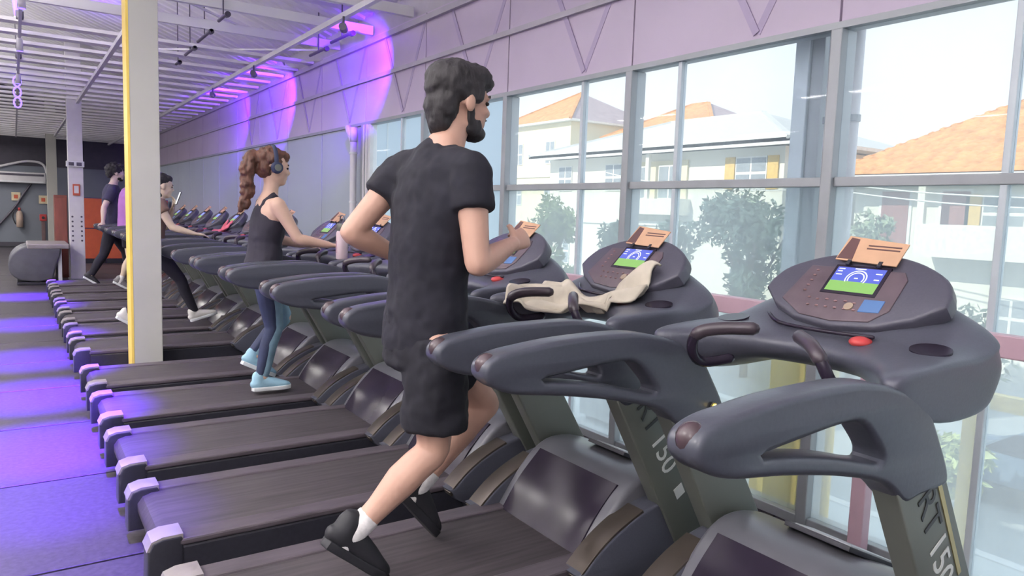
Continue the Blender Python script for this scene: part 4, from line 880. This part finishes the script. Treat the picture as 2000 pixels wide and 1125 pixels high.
# yellow painted frame just outside
yf = empty('yellow_frame', (3.75, 1.9, -.6)); tag(yf, 'yellow painted steel frame standing outside below the windows', 'frame')
for yy, x in ((.86, 0), (.60, 0), (-.32, 0)): bx('post', -.03, .03, yy-.03, yy+.03, -2.7, 1.22 if yy < 0 else 1.0, M_yel, yf)
bx('rail', -.03, .03, -2.5, -.29, 1.22, 1.29, M_yel, yf)
tme = text_mesh('L8', .11, .002); tme.transform(Matrix(((0, -1, 0, -.033), (-1, 0, 0, .80), (0, 0, 1, .55), (0, 0, 0, 1))) if False else Matrix(((0, 0, -1, -.034), (0, -1, 0, .72), (-1, 0, 0, .55), (0, 0, 0, 1))))
link('lettering', tme, M_ltr_w, yf)

# houses
M_hw = mat('house_white', (.80, .78, .70), .85, var=.04, scale=.6); M_hc = mat('house_cream', (.74, .68, .50), .85, var=.05, scale=.6)
M_tile = mat('terracotta_tiles', (.60, .30, .12), .8, var=.25, scale=3); M_tilem = mat('mauve_old_tiles', (.42, .33, .35), .8, var=.12, scale=2); M_tileg = mat('grey_roof', (.55, .56, .56), .8, var=.08)
M_win = mat('house_glass', (.30, .34, .38), .2); M_shut = mat('ochre_shutter', (.70, .48, .15), .6); M_dred = mat('dark_red_door', (.30, .12, .12), .6); M_frm = mat('house_frame_white', (.82, .82, .80), .6)
def hip_roof(name, x0, x1, y0, y1, z, h, ov, m, par, rows_=0, m2=None):
    bm = bmesh.new(); x0 -= ov; x1 += ov; y0 -= ov; y1 += ov; w2 = min(x1-x0, y1-y0)/2
    if y1-y0 >= x1-x0: r0, r1 = V(((x0+x1)/2, y0+w2, z+h)), V(((x0+x1)/2, y1-w2, z+h))
    else: r0, r1 = V((x0+w2, (y0+y1)/2, z+h)), V((x1-w2, (y0+y1)/2, z+h))
    c = [bm.verts.new(p) for p in ((x0, y0, z), (x1, y0, z), (x1, y1, z), (x0, y1, z))]; a, b = bm.verts.new(r0), bm.verts.new(r1)
    if y1-y0 >= x1-x0: fs = ((c[0], c[1], a), (c[1], c[2], b, a), (c[2], c[3], b), (c[3], c[0], a, b))
    else: fs = ((c[0], c[1], b, a), (c[1], c[2], b), (c[2], c[3], a, b), (c[3], c[0], a))
    for f in fs: bm.faces.new(f)
    bm.faces.new(c); o = from_bm(name, bm, m, par)
    if m2:
        o.data.materials.append(m2)
        for p in o.data.polygons:
            if p.normal.y < -.3: p.material_index = 1  # slopes on one side take the second tile colour
    bx('eave', x0, x1, y0, y1, z-.14, z-.002, M_frm, o)
    bm = bmesh.new()                              # hip and ridge caps
    for p, q in ((r0, r1), (c_(x0, y0, z), r0 if y1-y0 >= x1-x0 else r0), (c_(x0, y1, z), r1 if y1-y0 >= x1-x0 else r0)): bar(bm, p, q, .22, .14)
    from_bm('ridge_cap', bm, m, o)
    return o
def c_(x, y, z): return V((x, y, z))
def window(par, x, y, z, w_, h_, shut=False, m=M_win, fr=.06):
    f = bx('window', x-.06, x+.02, y-w_/2, y+w_/2, z, z+h_, M_frm, par)
    for a in (-1, 1):
        for zz in (0, 1): bx('pane', x-.075, x-.06, y+(a*w_/4)-w_/4+fr*.8, y+(a*w_/4)+w_/4-fr*.8, z+zz*h_/2+fr, z+(zz+1)*h_/2-fr, m, f)
    if shut:
        for a in (-1, 1): bx('shutter', x-.08, x-.02, y+a*(w_/2+.28)-.24, y+a*(w_/2+.28)+.24, z, z+h_, M_shut, par)
def tile_rows(par, x0, x1, z0, z1, y0, y1, n, hipL):
    """visible courses of roof tiles on the slope that faces the gym, clipped at the left hip"""
    for i in range(n):
        t = i/n; x = x0+(x1-x0)*t; z = z0+(z1-z0)*t; t2 = (i+1)/n; xa = x0+(x1-x0)*t2; za = z0+(z1-z0)*t2; ye = y1-hipL*t
        bm = bmesh.new(); L = []
        nn = int((ye-y0)/.34)
        for k in range(nn+1):
            yy = y0+k*.34
            for dy, dz in ((0, .03), (.085, .085), (.17, .10), (.255, .085)):
                if yy+dy <= ye: L.append((yy+dy, dz))
        A_ = [bm.verts.new((x-.05, a, z+b+.02)) for a, b in L]; B_ = [bm.verts.new((xa, a, za+b*.6)) for a, b in L]; D_ = [bm.verts.new((x-.05, a, z)) for a, b in L]
        for q in range(len(L)-1): bm.faces.new((A_[q], A_[q+1], B_[q+1], B_[q])); bm.faces.new((D_[q], D_[q+1], A_[q+1], A_[q]))
        from_bm('tile_course', bm, M_tile, par, True)
# right house
h = empty('house', (26, 9, GZ)); tag(h, 'white two-storey house with terracotta tiled hip roof across the street', 'house')
bx('walls', .9, 10, -9, 7.2, 0, 6.45, M_hw, h); ro = hip_roof('roof', .0, 10.5, -9.3, 7.4, 6.55, 3.4, .5, M_tile, h)
tile_rows(ro, -.5, 5.2, 6.57, 9.92, -9.8, 7.9, 22, 5.75)
bx('balcony_floor', -.35, .95, -6.5, 4.2, 3.75, 3.95, M_hw, h); bx('balcony_parapet', -.35, -.2, -6.5, 4.2, 3.95, 4.85, M_frm, h)
for yy in (-6.4, -1.1, 4.1): bx('balcony_post', -.3, -.1, yy-.12, yy+.12, 4.85, 6.45, M_hw, h)
for yy, w_, m in ((5.6, 1.0, M_dred), (3.5, .9, M_dred)):
    d_ = bx('door', .82, .9, yy-w_/2, yy+w_/2, 4.0, 6.0, m, h); bx('door_frame', .84, .92, yy-w_/2-.1, yy+w_/2+.1, 3.95, 6.1, M_frm, h)
window(h, .9, 2.0, 4.6, 1.3, 1.3, True); window(h, .9, -3.8, 4.6, 1.3, 1.3, True); window(h, .9, 5.0, 1.2, 1.3, 1.3); window(h, .9, 1.5, 1.2, 1.3, 1.3); window(h, .9, -2.5, 1.2, 1.3, 1.3)
bx('chimney', 4.9, 5.3, .3, .6, 9.7, 10.25, M_pale, h)
# long low white house
h = empty('house', (24, 25, GZ)); tag(h, 'long white house with grey roof and recessed balconies behind the trees', 'house')
bx('walls', .3, 9, -7.4, 7.4, 0, 7.65, M_hw, h); hip_roof('roof', 0, 9.5, -7.6, 7.6, 7.85, 1.9, .6, M_tileg, h)
bx('eave_board', -.6, -.5, -8.2, 8.2, 7.6, 7.95, M_frm, h)
for yy, w_ in ((-5.9, 1.5), (2.2, 1.2), (6.0, 1.1)): window(h, .3, yy, 6.0, w_, 1.3, yy < 0); window(h, .3, yy, 2.2, w_, 1.3)
bx('recess', .2, .34, -2.6, 1.0, 5.3, 7.3, M_hc, h); window(h, .2, -1.6, 5.6, 1.3, 1.5); window(h, .2, .3, 5.6, .9, 1.5)
bx('balcony_parapet', -.4, .3, -2.8, 1.2, 4.9, 5.6, M_hw, h); bx('balcony_post', -.35, -.2, -.8, -.6, 5.6, 7.6, M_hw, h); bx('lower_recess', .2, .34, -2.6, 1.0, 1.2, 3.4, M_hc, h)
bx('string_course', .2, .3, -7.4, 7.4, 4.4, 4.6, M_frm, h)
# cream house with orange and mauve hip roof
h = empty('house', (34, 47, GZ)); tag(h, 'tall cream house with steep orange and mauve hip roof', 'house')
bx('walls', 0, 9, -4.0, 5, 0, 11.6, M_hc, h); hip_roof('roof', 0, 9, -4, 5, 11.75, 2.9, .5, M_tile, h, 0, M_tilem)
for z in (2.4, 5.4, 8.6): window(h, 0, 2.6, z, 1.1, 1.7); 
for z in (5.4, 8.6): window(h, 0, -1.6, z, 1.1, 1.7)
bx('string_course', -.12, 0, -4, 5, 7.6, 7.8, M_frm, h)
h = empty('house', (36, 36, GZ)); tag(h, 'house behind with low orange and mauve hip roof', 'house')
bx('walls', 0, 8, -4.6, 5, 0, 10.3, M_hw, h); hip_roof('roof', 0, 8, -4.6, 5, 10.4, 2.4, .5, M_tile, h, 0, M_tilem)
window(h, 0, 2, 8.2, 1.1, 1.4); window(h, 0, -2, 8.2, 1.1, 1.4)
# pale blue neighbour close by on the left
h = empty('neighbour_building', (4.7, 21, GZ)); tag(h, 'pale blue neighbouring building wall beyond the glass', 'building')
M_bw = mat('pale_blue_render', (.55, .66, .76), .85, var=.03, scale=.5)
bx('walls', 0, 3.4, -8.6, 8, 0, 12, M_bw, h); bx('parapet', -.1, 3.5, -8.7, 8.1, 12, 12.25, M_frm, h)
for xx in (.9, 2.2): bx('panel_joint', xx, xx+.02, -8.61, -8.6, 0, 12, M_mull2, h)
# trees and shrubs
def tree(name, label, x, y, h_, rad, col, n, seed, z0=GZ, trunk=True, group='shrubs and trees across the street'):
    random.seed(seed); r = empty(name, (x, y, z0)); tag(r, label, 'tree', group)
    if trunk:
        bm = bmesh.new(); sweep(bm, [(0, 0, 0), (.06, .03, h_*.4), (-.05, .08, h_*.75)], [.12, .09, .04], V((0, 1, 0)), 8); from_bm('trunk', bm, mat('bark', (.25, .20, .16), .9), r, True)
        for q in range(5):
            a = q*1.3; bm = bmesh.new(); sweep(bm, [(0, .03, h_*.4), (rad*.4*math.cos(a), rad*.4*math.sin(a), h_*.65), (rad*.7*math.cos(a), rad*.7*math.sin(a), h_*.85)], [.06, .04, .015], V((0, 1, 0)), 6); from_bm('branch', bm, MATS['bark'], r, True)
    cl = [(V((random.uniform(-.6, .6)*rad, random.uniform(-.7, .7)*rad, h_*random.uniform(.35, .95))), rad*random.uniform(.3, .5)) for _ in range(16)]
    vs, fs = [], []
    for i in range(n):
        c, rr = random.choice(cl); d = V((random.gauss(0, 1), random.gauss(0, 1), random.gauss(0, 1))).normalized(); p = c+d*rr*random.uniform(.55, 1); s_ = random.uniform(.09, .17)
        a = V((random.gauss(0, 1), random.gauss(0, 1), random.gauss(0, 1))).normalized(); b = a.cross(d).normalized(); k0 = len(vs)
        vs += [p-a*s_, p+b*s_*.45, p+a*s_, p-b*s_*.45]; fs.append((k0, k0+1, k0+2, k0+3))
    me = bpy.data.meshes.new('foliage'); me.from_pydata(vs, [], fs); o = link('foliage', me, mat('leaf_'+str(col), col, .6, var=.4, scale=2), r); o['kind'] = 'stuff'
    return r
tree('garden_tree', 'broad dark green tree before the long white house', 18.3, 14.2, 5.6, 1.6, (.26, .33, .23), 3600, 1)
tree('garden_tree', 'second dark green tree left of the column pipes', 18.6, 17.9, 5.3, 1.2, (.28, .35, .24), 2600, 2)
tree('garden_tree', 'yellow-green tree in front of the cream house', 18.0, 23.9, 5.4, 1.3, (.34, .40, .14), 2600, 3)
tree('garden_tree', 'grey-green small tree left of the white house balconies', 19.0, 21.0, 4.6, .9, (.26, .32, .22), 1800, 4)
tree('garden_shrub', 'loose pale shrub beside the dark red door', 20.0, 11.8, 5.1, .9, (.30, .36, .24), 1600, 5)
tree('garden_shrub', 'yellow-green shrub on the pavement by the parked car', 12.6, 5.6, 1.3, .6, (.42, .48, .20), 900, 6, GZ, False)
tree('garden_shrub', 'long low hedge clump under the right house balcony', 21.5, 9.6, 2.4, 1.5, (.24, .30, .18), 2200, 8, GZ, False)
# overhead wires
for j, (a, b) in enumerate((((22, 15.6, 3.0), (22, 5.5, 2.3)), ((22, 15.6, 2.8), (22, 5.5, 2.0)), ((22, 15.6, 2.55), (21, 24, 3.3)))):
    a, b = V(a), V(b); pts = [a.lerp(b, t/10)-V((0, 0, .25*4*(t/10)*(1-t/10))) for t in range(11)]; bm = bmesh.new(); sweep(bm, pts, [.022]*11, V((0, 0, 1)), 6); o = from_bm('overhead_wire', bm, M_frm, None, True); tag(o, ['upper overhead wire in front of the right house', 'lower overhead wire in front of the right house', 'overhead wire in front of the long white house'][j], 'wire', 'overhead wires across the street')
up_ = empty('utility_pole', (22, 15.6, GZ)); tag(up_, 'pale utility pole with crossarm between the houses', 'pole'); lathe('shaft', [(.13, 0), (.08, 6.6)], M_pale, up_, 10); bx('crossarm', -.05, .05, -.8, .8, 6.0, 6.12, M_pale, up_)
for yy in (-.6, 0, .6): bm = bmesh.new(); cyl(bm, (0, yy, 6.12), (0, yy, 6.26), .04, 8); from_bm('insulator', bm, M_pale, up_)
# parked car
cr = empty('car', (14.6, 4.6, GZ)); tag(cr, 'dark blue car parked at the kerb, lower right through the glass', 'car'); cr.rotation_euler.z = math.pi/2
M_car = mat('car_blue', (.12, .17, .26), .25, coat=.5)
side = [(-2.0, .35), (-2.02, .62), (-1.9, .82), (-1.35, .92), (-.75, 1.40), (.55, 1.42), (1.2, .98), (1.9, .86), (2.02, .6), (2.0, .35)]
plate('body', [(p.x, p.y) for p in spline(side, 4)], [], .82, .08, M_car, cr)
for s_ in (-1, 1): shift(plate('side_window', [(-1.2, .94), (-.7, 1.34), (.5, 1.35), (1.02, .98)], [], .01, .003, M_gloss, cr), (0, s_*.83, 0))
for x in (-1.28, 1.25):
    for s_ in (-1, 1):
        bm = bmesh.new(); cyl(bm, (x, s_*.68, .31), (x, s_*.84, .31), .31, 22); wh = from_bm('wheel', bm, M_black, cr); bm = bmesh.new(); cyl(bm, (x, s_*.84, .31), (x, s_*.85, .31), .19, 18); from_bm('hubcap', bm, M_pale, wh)
